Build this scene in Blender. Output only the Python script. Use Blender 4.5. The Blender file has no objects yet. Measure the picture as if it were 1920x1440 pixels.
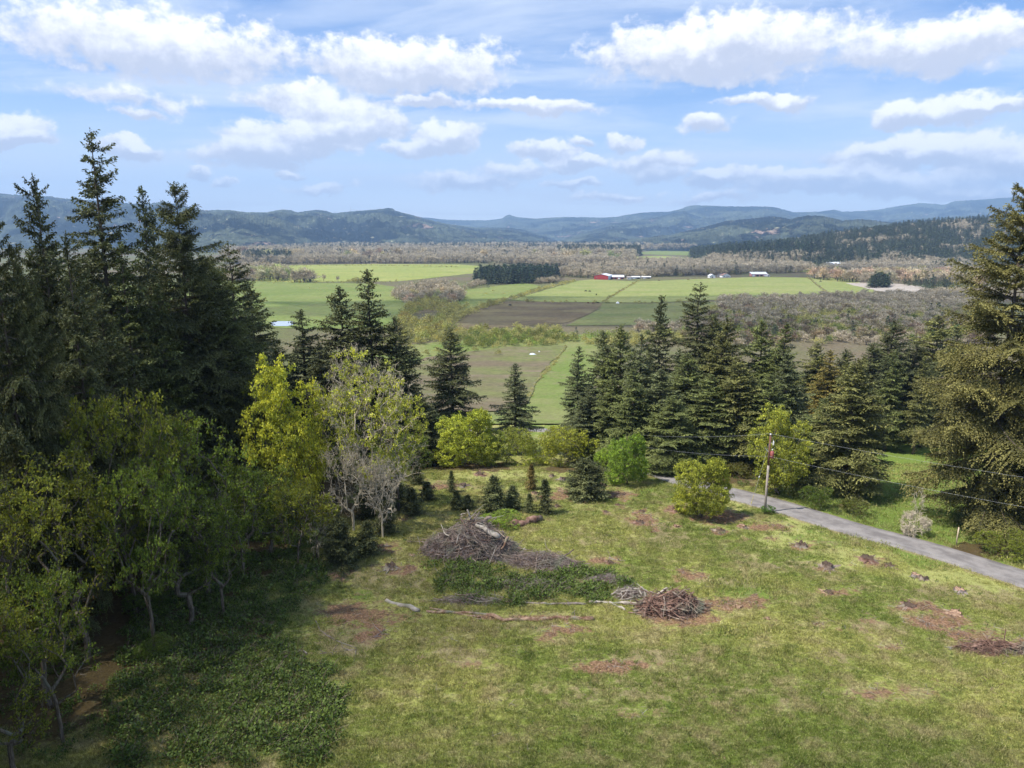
import bpy, bmesh, math, random
import numpy as np
from mathutils import Vector
R = math.radians
sc = bpy.context.scene
# ------------------------------------------------------------------ camera, world, sun, exposure
F = 1346.0; PITCH = R(11.5); CP, SP = math.cos(PITCH), math.sin(PITCH)
cam_d = bpy.data.cameras.new("camera"); cam = bpy.data.objects.new("camera", cam_d)
sc.collection.objects.link(cam); sc.camera = cam
cam_d.sensor_width = 36; cam_d.lens = 36 * F / 1920; cam_d.clip_start = 0.5; cam_d.clip_end = 60000
cam.location = (0, 0, 0); cam.rotation_euler = (R(90) - PITCH, 0, 0)
TOSUN = Vector((-0.95, -0.31, 1.54)).normalized()          # light comes from the left, a little behind
SUN_EL = math.asin(TOSUN.z); SUN_AZ = math.atan2(TOSUN.x, TOSUN.y)
sun_d = bpy.data.lights.new("sun", 'SUN'); sun = bpy.data.objects.new("sun", sun_d); sc.collection.objects.link(sun)
sun_d.energy = 5.0; sun_d.angle = R(0.5); sun_d.color = (1.0, 0.95, 0.87)
sun.rotation_euler = TOSUN.to_track_quat('Z', 'Y').to_euler(); sun.location = (0, 0, 200)
sc.view_settings.view_transform = 'Standard'; sc.view_settings.look = 'None'
sc.view_settings.gamma = 1; sc.view_settings.exposure = 0.55
sc.render.engine = 'CYCLES'
cy = sc.cycles
cy.max_bounces = 6; cy.diffuse_bounces = 2; cy.glossy_bounces = 1; cy.transmission_bounces = 3; cy.transparent_max_bounces = 8
cy.volume_bounces = 0; cy.use_denoising = True; cy.use_adaptive_sampling = True; cy.adaptive_threshold = 0.02
cy.caustics_reflective = False; cy.caustics_refractive = False; cy.sample_clamp_indirect = 4
try: cy.denoiser = 'OPENIMAGEDENOISE'
except Exception: pass

class NT:
    """tiny helper to build node trees"""
    def __init__(s, tree): s.t = tree; s.n = tree.nodes; s.l = tree.links
    def put(s, sock, v):
        if v is None: return
        if hasattr(v, 'is_output'): s.l.new(v, sock)
        elif isinstance(v, (tuple, list)) and len(v) == 3 and sock.type == 'RGBA': sock.default_value = (*v, 1)
        else: sock.default_value = v
    def math(s, op, a, b=None, c=None, clamp=False):
        n = s.n.new('ShaderNodeMath'); n.operation = op; n.use_clamp = clamp
        s.put(n.inputs[0], a); s.put(n.inputs[1], b)
        if c is not None: s.put(n.inputs[2], c)
        return n.outputs[0]
    def vm(s, op, a, b=None):
        n = s.n.new('ShaderNodeVectorMath'); n.operation = op; s.put(n.inputs[0], a); s.put(n.inputs[1], b)
        return n.outputs['Value'] if op in ('LENGTH', 'DOT_PRODUCT') else n.outputs[0]
    def mix(s, f, a, b, mode='MIX'):
        n = s.n.new('ShaderNodeMix'); n.data_type = 'RGBA'; n.blend_type = mode; n.clamp_factor = True
        s.put(n.inputs[0], f); s.put(n.inputs[6], a); s.put(n.inputs[7], b); return n.outputs[2]
    def noise(s, vec, scale, detail=4, rough=0.55, dist=0.0):
        n = s.n.new('ShaderNodeTexNoise'); s.put(n.inputs['Vector'], vec); n.inputs['Scale'].default_value = scale
        n.inputs['Detail'].default_value = detail; n.inputs['Roughness'].default_value = rough; n.inputs['Distortion'].default_value = dist
        return n.outputs[0]
    def ramp(s, f, lo, hi, a=0.0, b=1.0):
        n = s.n.new('ShaderNodeMapRange'); n.interpolation_type = 'SMOOTHSTEP'
        s.put(n.inputs[0], f); s.put(n.inputs[1], lo); s.put(n.inputs[2], hi); s.put(n.inputs[3], a); s.put(n.inputs[4], b); return n.outputs[0]
    def attr(s, name, kind='GEOMETRY'):
        n = s.n.new('ShaderNodeAttribute'); n.attribute_name = name; n.attribute_type = kind; return n.outputs['Fac']
    def pos(s): return s.n.new('ShaderNodeNewGeometry').outputs['Position']
    def objinfo(s): return s.n.new('ShaderNodeObjectInfo')
    def sep(s, v):
        n = s.n.new('ShaderNodeSeparateXYZ'); s.put(n.inputs[0], v); return n.outputs
    def comb(s, x, y, z):
        n = s.n.new('ShaderNodeCombineXYZ'); s.put(n.inputs[0], x); s.put(n.inputs[1], y); s.put(n.inputs[2], z); return n.outputs[0]
    def scale(s, v, k):
        return s.vm('MULTIPLY', v, k)

def dir_of(px, py):
    x = (px - 960) / F; y = (py - 720) / F
    return np.array([x, CP - y * SP, -SP - y * CP])

# ---- sky: Nishita plus cumulus and thin cloud described by direction
world = bpy.data.worlds.new("World"); sc.world = world; world.use_nodes = True
w = NT(world.node_tree); w.n.clear()
sky = w.n.new('ShaderNodeTexSky'); sky.sky_type = 'NISHITA'; sky.sun_disc = False
sky.sun_elevation = SUN_EL; sky.sun_rotation = SUN_AZ % (2 * math.pi); sky.altitude = 300; sky.air_density = 1.0; sky.dust_density = 1.0; sky.ozone_density = 1.6
tc = w.n.new('ShaderNodeTexCoord').outputs['Generated']
dx, dy, dz = w.sep(tc)
az = w.math('ARCTAN2', dx, dy); el = w.math('ARCSINE', dz)
uv = w.comb(az, el, 0.0)
# flattened plane coordinates for cloud layers: clouds get smaller and flatter towards the horizon
inv = w.math('DIVIDE', 1.0, w.math('ADD', w.math('MAXIMUM', dz, 0.0), 0.09))
pl = w.vm('MULTIPLY', w.comb(w.math('MULTIPLY', dx, inv), w.math('MULTIPLY', dy, inv), 0.0), (1, 1, 1))
layer = w.noise(w.vm('MULTIPLY', pl, (0.55, 1.15, 1)), 1.0, 7, 0.58, 0.3)
thin = w.ramp(layer, 0.42, 0.64)
veil = w.ramp(w.noise(w.vm('MULTIPLY', uv, (2.2, 9, 1)), 1.6, 5, 0.55, 0.4), 0.38, 0.7)
# puffs: (px, py, half width px, half height px, strength)
PUFF = [(650,228,125,34,1.0),(560,262,150,34,.85),(830,256,62,32,1.1),(780,282,60,22,.8),(470,290,110,24,.75),(248,274,54,17,1.0),(20,255,58,30,.9),(40,276,60,14,.7),
        (258,208,45,12,.55),(1022,279,62,18,.95),(1075,305,62,18,.95),(960,320,75,20,.8),(880,345,120,20,.6),(1170,262,38,18,.75),(1088,262,24,13,.6),(1000,196,130,17,.9),(800,186,90,12,.8),(590,188,150,24,.8),
        (1330,338,48,20,1.05),(1440,335,120,18,.6),(1225,305,80,22,.75),(1235,330,60,14,.65),(1325,240,55,18,.75),(1440,190,90,14,.75),(1700,208,52,22,.95),(1800,198,90,24,.85),(1900,192,60,16,.8),
        (1640,292,110,24,.9),(1760,272,100,28,.95),(1870,300,110,34,.95),(1590,330,130,22,.85),(1740,345,140,24,.85),(1860,360,80,16,.8),(545,322,36,10,.7),(375,322,28,10,.7),(425,342,26,9,.65),(600,352,60,10,.4),
        (1075,350,60,10,.6),(1150,372,90,10,.45),(1490,355,120,16,.6),(740,400,60,7,.3),(1330,372,90,10,.45),(230,178,150,22,.3),(760,120,200,50,.8),(1350,90,240,60,.7),(300,80,260,60,.6),(1750,90,160,40,.7)]
wn = w.n.new('ShaderNodeTexNoise'); w.put(wn.inputs['Vector'], w.vm('MULTIPLY', uv, (1, 1.3, 1))); wn.inputs['Scale'].default_value = 12; wn.inputs['Detail'].default_value = 6; wn.inputs['Roughness'].default_value = 0.6
wob = w.vm('MULTIPLY', w.vm('SUBTRACT', wn.outputs['Color'], (.5, .5, .5)), (.085, .06, 0))
uvw = w.vm('ADD', uv, wob)
cum = None; lit = None
for (px, py, a, b, st) in PUFF:
    st = st + .15 * (st < .75)
    d = dir_of(px, py); d /= np.linalg.norm(d)
    a0, e0 = math.atan2(d[0], d[1]), math.asin(d[2])
    k = 1.0 / F * 0.93
    q = w.vm('MULTIPLY', w.vm('SUBTRACT', uvw, (a0, e0, 0)), (1 / (a * k), 1 / (b * k), 0))
    v = w.math('MULTIPLY', w.math('SUBTRACT', 1.35, w.vm('LENGTH', q)), st)
    cum = v if cum is None else w.math('MAXIMUM', cum, v)
    h = w.math('MULTIPLY', w.sep(q)[1], w.math('MAXIMUM', v, 0.0))
    lit = h if lit is None else w.math('ADD', lit, h)
fine = w.noise(w.vm('MULTIPLY', uv, (1, 1.3, 1)), 42, 6, 0.62)
cumd = w.ramp(w.math('ADD', cum, w.math('MULTIPLY', w.math('SUBTRACT', fine, .5), 1.1)), 0.14, 0.52)
hor = w.ramp(el, 0.0, 0.20, 1.0, 0.0)
skyc = w.mix(w.math('MULTIPLY', hor, .75), w.mix(1.0, sky.outputs[0], (.80, .97, 1.25), 'MULTIPLY'), (8.6, 9.2, 10.2))
c1 = w.mix(w.math('MULTIPLY', w.math('MAXIMUM', thin, w.math('MULTIPLY', veil, .7)), .78), skyc, (6.2, 6.8, 7.8))
shade = w.ramp(w.math('ADD', lit, w.math('MULTIPLY', w.math('SUBTRACT', fine, .5), 1.2)), -0.35, 0.45)
cc = w.mix(shade, (5.0, 5.2, 6.0), (9.6, 9.4, 9.4))
c2 = w.mix(w.math('MULTIPLY', cumd, .95), c1, cc)
bg = w.n.new('ShaderNodeBackground'); w.put(bg.inputs[0], c2); bg.inputs[1].default_value = 0.106
ow = w.n.new('ShaderNodeOutputWorld'); w.l.new(bg.outputs[0], ow.inputs[0])

# ------------------------------------------------------------------ numpy helpers
def perlin(x, y, seed=0):
    x = np.asarray(x, float); y = np.asarray(y, float)
    xi = np.floor(x).astype(np.int64); yi = np.floor(y).astype(np.int64); xf = x - xi; yf = y - yi
    def g(ix, iy):
        h = (ix * 374761393 + iy * 668265263 + seed * 1442695041) & 0xffffffff
        h = ((h ^ (h >> 13)) * 1274126177) & 0xffffffff
        a = ((h ^ (h >> 16)) & 0xffff) / 65536.0 * 2 * np.pi
        return np.cos(a), np.sin(a)
    u = xf * xf * xf * (xf * (xf * 6 - 15) + 10); v = yf * yf * yf * (yf * (yf * 6 - 15) + 10)
    def dot(ix, iy, fx, fy):
        gx, gy = g(ix, iy); return gx * fx + gy * fy
    n00 = dot(xi, yi, xf, yf); n10 = dot(xi + 1, yi, xf - 1, yf); n01 = dot(xi, yi + 1, xf, yf - 1); n11 = dot(xi + 1, yi + 1, xf - 1, yf - 1)
    return (n00 * (1 - u) + n10 * u) * (1 - v) + (n01 * (1 - u) + n11 * u) * v
def fbm(x, y, octv=4, seed=0, gain=.5):
    s = 0; a = 1; t = 0
    for i in range(octv):
        s = s + a * perlin(x * 2 ** i + 13.7 * i, y * 2 ** i - 7.1 * i, seed + i); t += a; a *= gain
    return s / t
PY_ = [-400, 0, 40, 60, 90, 112, 130, 170, 210, 260, 350, 1e5]
PZ_ = [-14, -31.5, -34, -35, -36.3, -38.2, -41.5, -46.5, -52.3, -57.6, -62, -62]
FLAT = -62.0
HILLC = [(1180,480),(1300,472),(1360,462),(1420,455),(1480,447),(1540,437),(1600,429),(1660,421),(1720,416),(1780,411),(1850,408),(1920,407),(2100,404),(2500,404)]
def ztop(px, py, Y):
    """world (X, z) of the sight line through a pixel where it is Y metres ahead"""
    d = dir_of(px, py); return d[0] / d[1] * Y, d[2] / d[1] * Y
def H(x, y):
    x = np.asarray(x, float); y = np.asarray(y, float)
    z = np.interp(y, PY_, PZ_)
    f = np.clip((300 - y) / 200, 0, 1)
    z = z + f * (1.3 * perlin(x / 45, y / 45, 5) + .35 * perlin(x / 14, y / 14, 9))
    # wooded hill on the right side of the valley
    px = 960 + F * x / np.maximum(y, 1)
    cz = np.interp(px, [c[0] for c in HILLC], [c[1] for c in HILLC])
    hc = np.maximum((445 - cz) / F * 2250 - 18, -62)
    hc = np.where(px < 1180, -62, hc)
    t = np.clip((y - 1450) / 800, 0, 1) - np.clip((y - 2300) / 1500, 0, 1)
    t = t * t * (3 - 2 * t)
    z = np.where(y > 1400, FLAT + (hc - FLAT) * t * (1 + .25 * fbm(x / 300, y / 300, 3, 4)), z)
    return z
def Hs(x, y): return float(H(np.array([x]), np.array([y]))[0])
def at(px, py, dz=0.0):
    d = dir_of(px, py); lo, hi = 20.0, None; s = 25.0
    while s < 9000:
        p = d * s
        if p[2] < Hs(p[0], p[1]): hi = s; break
        lo = s; s *= 1.03
    if hi is None: hi = 9000
    for _ in range(22):
        m = (lo + hi) / 2; p = d * m
        if p[2] < Hs(p[0], p[1]): hi = m
        else: lo = m
    p = d * hi; return np.array([p[0], p[1], Hs(p[0], p[1]) + dz])
def proj(x, y, z):
    dep = y * CP - z * SP; up = y * SP + z * CP
    return 960 + F * x / dep, 720 - F * up / dep
def inpoly(x, y, poly):
    r = np.zeros(np.shape(x), bool); n = len(poly)
    for i in range(n):
        x0, y0 = poly[i][:2]; x1, y1 = poly[(i + 1) % n][:2]
        c = ((y0 > y) != (y1 > y)) & (x < (x1 - x0) * (y - y0) / (y1 - y0 + 1e-12) + x0); r ^= c
    return r
def unit(v): return v / (np.linalg.norm(v, axis=-1, keepdims=True) + 1e-9)

class MB:
    """collects quads and triangles into one mesh"""
    def __init__(s): s.V = []; s.F = []; s.M = []; s.A = []; s.n = 0
    def add(s, V, Fc, mi=0, var=None):
        V = np.asarray(V, float).reshape(-1, 3); Fc = np.asarray(Fc, int)
        s.V.append(V); s.F.append(Fc + s.n); s.M.append(np.full(len(Fc), mi)); s.n += len(V)
        s.A.append(np.full(len(V), .5) if var is None else np.broadcast_to(var, (len(V),)))
    def cards(s, P, D, N, l, wd, mi=0, var=None, kite=.45):
        P = np.asarray(P, float); m = len(P)
        if m == 0: return
        D = unit(D); S = unit(np.cross(D, N)); l = np.broadcast_to(l, (m,))[:, None]; wd = np.broadcast_to(wd, (m,))[:, None]
        V = np.stack([P, P + D * l * kite + S * wd / 2, P + D * l, P + D * l * kite - S * wd / 2], 1).reshape(-1, 3)
        s.add(V, np.arange(4 * m).reshape(m, 4), mi, None if var is None else np.repeat(var, 4))
    def tubes(s, P0, P1, r0, r1, n=4, mi=0, var=None):
        P0 = np.asarray(P0, float).reshape(-1, 3); P1 = np.asarray(P1, float).reshape(-1, 3); m = len(P0)
        if m == 0: return
        D = unit(P1 - P0); ref = np.where(np.abs(D[:, 2:3]) > .9, np.array([[1., 0, 0]]), np.array([[0, 0, 1.]]))
        A = unit(np.cross(D, ref)); B = np.cross(D, A); r0 = np.broadcast_to(r0, (m,)); r1 = np.broadcast_to(r1, (m,))
        t = np.arange(n) / n * 2 * np.pi; c = np.cos(t)[None, :, None]; q = np.sin(t)[None, :, None]
        ring = A[:, None] * c + B[:, None] * q
        V = np.concatenate([P0[:, None] + ring * r0[:, None, None], P1[:, None] + ring * r1[:, None, None]], 1).reshape(-1, 3)
        i = np.arange(n); j = (i + 1) % n
        f = np.stack([i, j, j + n, i + n], 1); Fc = (f[None] + (np.arange(m) * 2 * n)[:, None, None]).reshape(-1, 4)
        s.add(V, Fc, mi, None if var is None else np.repeat(var, 2 * n))
    def path(s, pts, rad, n=8, mi=0, cap=True):
        """smooth tube along points with shared rings"""
        pts = np.asarray(pts, float); m = len(pts); rad = np.broadcast_to(rad, (m,))
        T = np.gradient(pts, axis=0); T = unit(T); ref = np.array([0, 0, 1.]) if abs(T[0][2]) < .9 else np.array([1., 0, 0])
        A = unit(np.cross(T, ref)); B = np.cross(T, A); t = np.arange(n) / n * 2 * np.pi
        V = pts[:, None] + (A[:, None] * np.cos(t)[None, :, None] + B[:, None] * np.sin(t)[None, :, None]) * rad[:, None, None]
        V = V.reshape(-1, 3); i = np.arange(n); j = (i + 1) % n
        f = np.stack([i, j, j + n, i + n], 1); Fc = (f[None] + (np.arange(m - 1) * n)[:, None, None]).reshape(-1, 4)
        k = len(V); s.add(np.vstack([V, pts[:1], pts[-1:]]), Fc, mi)
        if cap:
            o = s.n - (k + 2)
            tri = [[o + jj, o + ii, o + k] for ii, jj in zip(i, j)] + [[o + k - n + ii, o + k - n + jj, o + k + 1] for ii, jj in zip(i, j)]
            s.F.append(np.array(tri)); s.M.append(np.full(len(tri), mi))
    def box(s, lo, hi, mi=0, rz=0, c=(0, 0, 0)):
        x0, y0, z0 = lo; x1, y1, z1 = hi
        V = np.array([[x0,y0,z0],[x1,y0,z0],[x1,y1,z0],[x0,y1,z0],[x0,y0,z1],[x1,y0,z1],[x1,y1,z1],[x0,y1,z1]], float)
        cz, sz = math.cos(rz), math.sin(rz); V = np.stack([V[:,0]*cz - V[:,1]*sz + c[0], V[:,0]*sz + V[:,1]*cz + c[1], V[:,2] + c[2]], 1)
        s.add(V, [[0,3,2,1],[4,5,6,7],[0,1,5,4],[1,2,6,5],[2,3,7,6],[3,0,4,7]], mi)
    def mesh(s, name, mats, smooth=False):
        me = bpy.data.meshes.new(name); V = np.vstack(s.V); me.vertices.add(len(V)); me.vertices.foreach_set('co', V.astype(np.float32).ravel())
        cnt = np.concatenate([np.full(len(f), f.shape[1]) for f in s.F]); idx = np.concatenate([f.ravel() for f in s.F])
        me.loops.add(len(idx)); me.loops.foreach_set('vertex_index', idx.astype(np.int32)); me.polygons.add(len(cnt))
        me.polygons.foreach_set('loop_start', np.concatenate([[0], np.cumsum(cnt)[:-1]]).astype(np.int32))
        me.polygons.foreach_set('material_index', np.concatenate(s.M).astype(np.int32))
        for m in mats: me.materials.append(m)
        A = np.concatenate(s.A)
        at_ = me.attributes.new('var', 'FLOAT', 'POINT'); at_.data.foreach_set('value', A.astype(np.float32))
        me.update(calc_edges=True); me.validate()
        me.polygons.foreach_set('use_smooth', np.full(len(me.polygons), smooth))
        return me

def link(o, parent=None):
    sc.collection.objects.link(o)
    if parent is not None: o.parent = parent
    return o
def tag(o, label=None, cat=None, group=None, kind=None):
    if label: o['label'] = label
    if cat: o['category'] = cat
    if group: o['group'] = group
    if kind: o['kind'] = kind
    return o
def obj(name, me, parent=None): return link(bpy.data.objects.new(name, me), parent)
def empty(name, loc, rz=0):
    o = bpy.data.objects.new(name, None); o.location = loc; o.rotation_euler = (0, 0, rz); o.empty_display_size = .3; return link(o)

# ------------------------------------------------------------------ materials
def material(name, build):
    m = bpy.data.materials.new(name); m.use_nodes = True; t = NT(m.node_tree); t.n.clear()
    sh = build(t); o = t.n.new('ShaderNodeOutputMaterial'); t.l.new(sh, o.inputs[0]); return m
def bsdf(t, col, rough=.8, spec=.25, bump=None, bstr=.5, bdist=.1, metal=0):
    b = t.n.new('ShaderNodeBsdfPrincipled'); t.put(b.inputs['Base Color'], col); t.put(b.inputs['Roughness'], rough)
    b.inputs['Specular IOR Level'].default_value = spec; b.inputs['Metallic'].default_value = metal
    if bump is not None:
        n = t.n.new('ShaderNodeBump'); n.inputs['Strength'].default_value = bstr; n.inputs['Distance'].default_value = bdist
        t.put(n.inputs['Height'], bump); t.l.new(n.outputs[0], b.inputs['Normal'])
    return b.outputs[0]
def leafy(name, base, trans=.3, useobj=True, hue=.35, tip=None, nscale=.35):
    def bld(t):
        oi = t.objinfo(); v = t.attr('var'); co = t.n.new('ShaderNodeTexCoord').outputs['Object']
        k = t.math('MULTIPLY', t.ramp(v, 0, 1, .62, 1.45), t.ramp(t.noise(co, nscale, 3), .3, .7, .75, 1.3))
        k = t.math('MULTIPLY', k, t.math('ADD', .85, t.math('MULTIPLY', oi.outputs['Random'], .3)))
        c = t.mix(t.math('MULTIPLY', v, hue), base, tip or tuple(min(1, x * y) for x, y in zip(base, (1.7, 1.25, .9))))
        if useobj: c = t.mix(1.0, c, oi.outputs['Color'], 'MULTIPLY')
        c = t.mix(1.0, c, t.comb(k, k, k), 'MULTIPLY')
        p = bsdf(t, c, .6, .18); tr = t.n.new('ShaderNodeBsdfTranslucent'); t.put(tr.inputs[0], t.mix(1.0, c, (1.25, 1.15, .6), 'MULTIPLY'))
        mx = t.n.new('ShaderNodeMixShader'); mx.inputs[0].default_value = trans; t.l.new(p, mx.inputs[1]); t.l.new(tr.outputs[0], mx.inputs[2]); return mx.outputs[0]
    return material(name, bld)
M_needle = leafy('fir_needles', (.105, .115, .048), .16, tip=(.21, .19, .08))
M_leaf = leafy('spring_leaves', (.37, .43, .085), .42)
M_bramble = leafy('bramble_leaves', (.095, .15, .035), .25, False)
M_farcon = leafy('distant_needles', (.085, .11, .055), .12, tip=(.15, .165, .085), nscale=2.0)
M_farbare = leafy('bare_twigs', (.43, .37, .285), .25, tip=(.52, .46, .33), nscale=2.0)
M_farbush = leafy('willow_scrub', (.34, .35, .14), .3, nscale=2.0)
M_grassb = leafy('grass_blades', (.17, .20, .045), .35, False, tip=(.40, .33, .15))
def bark(name, c0, c1, sc_=3.0, st=(6, 6, 1)):
    def b(t):
        co = t.n.new('ShaderNodeTexCoord').outputs['Object']; n = t.noise(t.vm('MULTIPLY', co, st), sc_ * .35, 5, .65); n2 = t.noise(co, .6, 3)
        c = t.mix(t.ramp(n, .35, .68), c0, c1); c = t.mix(t.ramp(n2, .5, .72), c, (.19, .19, .14))
        return bsdf(t, c, .9, .1, n, .6, .05)
    return material(name, b)
M_bark = bark('fir_bark', (.075, .055, .042), (.20, .16, .125))
M_mbark = bark('maple_bark', (.09, .07, .05), (.24, .20, .15))
M_lich = bark('lichen_bark', (.38, .315, .22), (.66, .58, .44))
M_stick = bark('weathered_sticks', (.12, .085, .065), (.34, .27, .22), 2, (2, 2, 2))
M_rstick = bark('reddish_sticks', (.11, .06, .045), (.30, .19, .145), 2, (2, 2, 2))
M_pale = bark('barkless_wood', (.28, .24, .20), (.48, .43, .37), 2, (3, 3, 3))
M_redlog = bark('red_bark_log', (.13, .07, .045), (.38, .26, .18), 2, (3, 3, 3))
M_cut = material('cut_wood', lambda t: bsdf(t, t.mix(t.ramp(t.noise(t.pos(), 6, 4), .4, .6), (.20, .12, .08), (.40, .27, .18)), .85))

def ground_colour(t, p):
    g1 = t.noise(p, .045, 4, .6); g2 = t.noise(p, .35, 5, .65); g3 = t.noise(p, 3.2, 5, .75)
    c = t.mix(t.ramp(g1, .38, .62), (.180, .228, .046), (.345, .345, .098))
    c = t.mix(t.math('MULTIPLY', t.ramp(g2, .46, .68), .85), c, (.34, .29, .14))
    c = t.mix(t.math('MULTIPLY', t.ramp(g2, .44, .30), .7), c, (.085, .13, .022))
    k = t.ramp(g3, .25, .78, .45, 1.5)
    g4 = t.noise(t.vm('MULTIPLY', p, (.5, 1.6, 1)), .9, 5, .7, 1.2)
    c = t.mix(t.math('MULTIPLY', t.ramp(g4, .50, .62), .45), c, (.40, .36, .17)); c = t.mix(t.math('MULTIPLY', t.ramp(g4, .44, .34), .5), c, (.08, .115, .022))
    return t.mix(1.0, c, t.comb(k, k, k), 'MULTIPLY'), g2, g3
def meadow_mat(t):
    p = t.pos(); c, g2, g3 = ground_colour(t, p)
    n = t.math('SUBTRACT', t.noise(p, .9, 6, .7), .5)
    def edge(a, k=1.35, lo=.38, hi=.66): return t.ramp(t.math('ADD', t.attr(a), t.math('MULTIPLY', n, k)), lo, hi)
    c = t.mix(t.math('MULTIPLY', edge('bright'), .8), c, t.mix(g3, (.31, .34, .095), (.47, .46, .18)))
    c = t.mix(t.math('MULTIPLY', edge('lush'), .9), c, t.mix(g3, (.13, .195, .035), (.205, .28, .06)))
    c = t.mix(t.math('MULTIPLY', edge('dry', 1.6), .7), c, t.mix(g3, (.20, .15, .09), (.43, .34, .20)))
    chips = t.ramp(t.noise(p, 5.5, 4, .8), .35, .7)
    c = t.mix(t.math('MULTIPLY', edge('dirt', 2.1, .36, .95), .92), c, t.mix(chips, (.13, .065, .04), (.43, .265, .165)))
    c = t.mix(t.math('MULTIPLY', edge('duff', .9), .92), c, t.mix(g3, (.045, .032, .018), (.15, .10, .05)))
    return bsdf(t, c, .95, .05, t.math('ADD', t.noise(p, 2.2, 6, .75), t.math('MULTIPLY', t.noise(p, 9, 3, .7), .4)), .9, .35)
M_meadow = material('meadow', meadow_mat)
def ground_mat(t):
    p = t.pos(); a = t.noise(p, .006, 5, .6); b = t.noise(p, .05, 5, .7); cc_ = t.noise(p, .5, 4, .7)
    c = t.mix(t.ramp(a, .4, .6), (.125, .135, .055), (.15, .122, .08)); c = t.mix(t.math('MULTIPLY', t.ramp(b, .45, .7), .7), c, (.12, .10, .06))
    z = t.sep(p); hm = t.math('MULTIPLY', t.ramp(z[2], -60, -50), t.ramp(z[1], 1300, 1500)); c = t.mix(hm, c, (.055, .06, .03)); k = t.ramp(cc_, .3, .7, .7, 1.25); return bsdf(t, t.mix(1.0, c, t.comb(k, k, k), 'MULTIPLY'), .95, .05, b, .5, 1.0)
M_ground = material('valley_ground', ground_mat)
def fieldmat(name, c0, c1, c2=None, s=.02, stretch=(1, 2.5, 1), k2=.5):
    def b(t):
        p = t.pos(); q = t.vm('MULTIPLY', p, stretch); a = t.noise(q, s, 6, .62, .3); f = t.noise(p, s * 22, 5, .75)
        c = t.mix(t.ramp(a, .35, .65), c0, c1)
        if c2: c = t.mix(t.math('MULTIPLY', t.ramp(t.noise(q, s * 3.1, 6, .7), .50, .66), k2), c, c2)
        k = t.ramp(f, .25, .75, .75, 1.22); return bsdf(t, t.mix(1.0, c, t.comb(k, k, k), 'MULTIPLY'), .95, .05, f, .4, .6)
    return material(name, b)

# ------------------------------------------------------------------ ground sheets
def grid_mesh(name, X, Y, Z, mats, attrs=None, mask=None, smooth=True):
    r, c = X.shape; V = np.stack([X, Y, Z], -1).reshape(-1, 3)
    i = np.arange(r * c).reshape(r, c); Fq = np.stack([i[:-1, :-1], i[:-1, 1:], i[1:, 1:], i[1:, :-1]], -1).reshape(-1, 4)
    if mask is not None: Fq = Fq[mask[:-1, :-1].ravel()]
    b = MB(); b.add(V, Fq); me = b.mesh(name, mats, smooth)
    for k, v in (attrs or {}).items():
        a = me.attributes.new(k, 'FLOAT', 'POINT'); a.data.foreach_set('value', v.astype(np.float32).ravel())
    return me
CX0, CX1, CY0, CY1 = -90.0, 110.0, 30.0, 215.0
th = np.concatenate([np.linspace(-180, -52, 40)[:-1], np.linspace(-52, 52, 560), np.linspace(52, 180, 40)[1:]]) * np.pi / 180
rr = np.concatenate([[0.5, 12], np.exp(np.linspace(math.log(25), math.log(15500), 420))])
TT, RR = np.meshgrid(th, rr); GX = RR * np.sin(TT); GY = RR * np.cos(TT); GZ = H(GX, GY)
ins = (GX > CX0 + 3) & (GX < CX1 - 3) & (GY > CY0 + 3) & (GY < CY1 - 3); GZ = np.where(ins, GZ - 1.2, GZ)
g = obj('ground', grid_mesh('ground', GX, GY, GZ, [M_ground])); tag(g, kind='structure')

DIRT = [(470,1075,60,10,.5),(700,1030,45,14,1),(640,1080,40,22,.8),(740,1068,50,16,.9),(665,1150,110,42,.9),(700,1190,60,20,.7),(840,912,60,10,1),(765,972,25,8,.7),(900,888,22,8,.9),
  (1075,928,75,16,1),(1150,930,50,14,.9),(1010,905,25,9,.4),(1205,972,34,18,1.1),(1165,950,24,8,.9),(1140,963,18,6,.7),(1265,957,34,12,.9),(1350,970,65,16,1.1),(1350,998,20,10,1),(1425,990,55,11,1.1),(1400,1012,25,8,.7),
  (1503,1026,30,12,.9),(1440,1010,20,6,.8),(1272,987,12,7,.9),(1225,996,10,5,.8),(1130,1052,45,9,1),(1158,1068,12,6,.7),(1295,1080,45,12,1),(1340,1132,90,16,1.3),(1270,1150,90,26,1),(1552,1064,30,9,.9),
  (1640,1056,60,14,.9),(1560,1112,65,12,1),(1770,1165,120,20,1.0),(1700,1140,60,12,.9),(1830,1190,90,18,.9),(1860,1215,90,20,.9),(1660,1215,70,13,.7),(1530,1170,40,9,.7),(1580,1180,40,7,.7),(1075,1182,60,10,.8),
  (1130,1250,110,14,1),(1030,1195,30,18,.7),(880,1245,60,14,.6),(1040,1075,40,6,.5),(965,1158,150,8,.8),(1080,1225,40,10,.6),(1450,1165,20,6,.7),(1420,1215,40,9,.5),(600,1070,30,10,.7),(560,1190,50,14,.6),
  (1700,1300,160,30,.5),(1180,1340,90,20,.5)]
DRY = [(700,1085,110,45,.8),(650,1200,110,45,.7),(900,1180,150,22,.7),(1180,985,120,30,.55),(1240,1015,110,26,.6),(1130,1010,90,30,.5),(1100,1090,90,14,.5),(1480,1060,120,18,.6),(1580,1230,100,22,.7),
  (870,1230,110,26,.8),(1750,1110,120,22,.6),(1850,1120,90,20,.6),(1350,1090,120,18,.5),(1700,1180,160,30,.6),(1250,1230,150,22,.6),(950,930,120,14,.4),(1620,1010,100,20,.5),(1300,1300,600,80,.45)]
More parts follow.
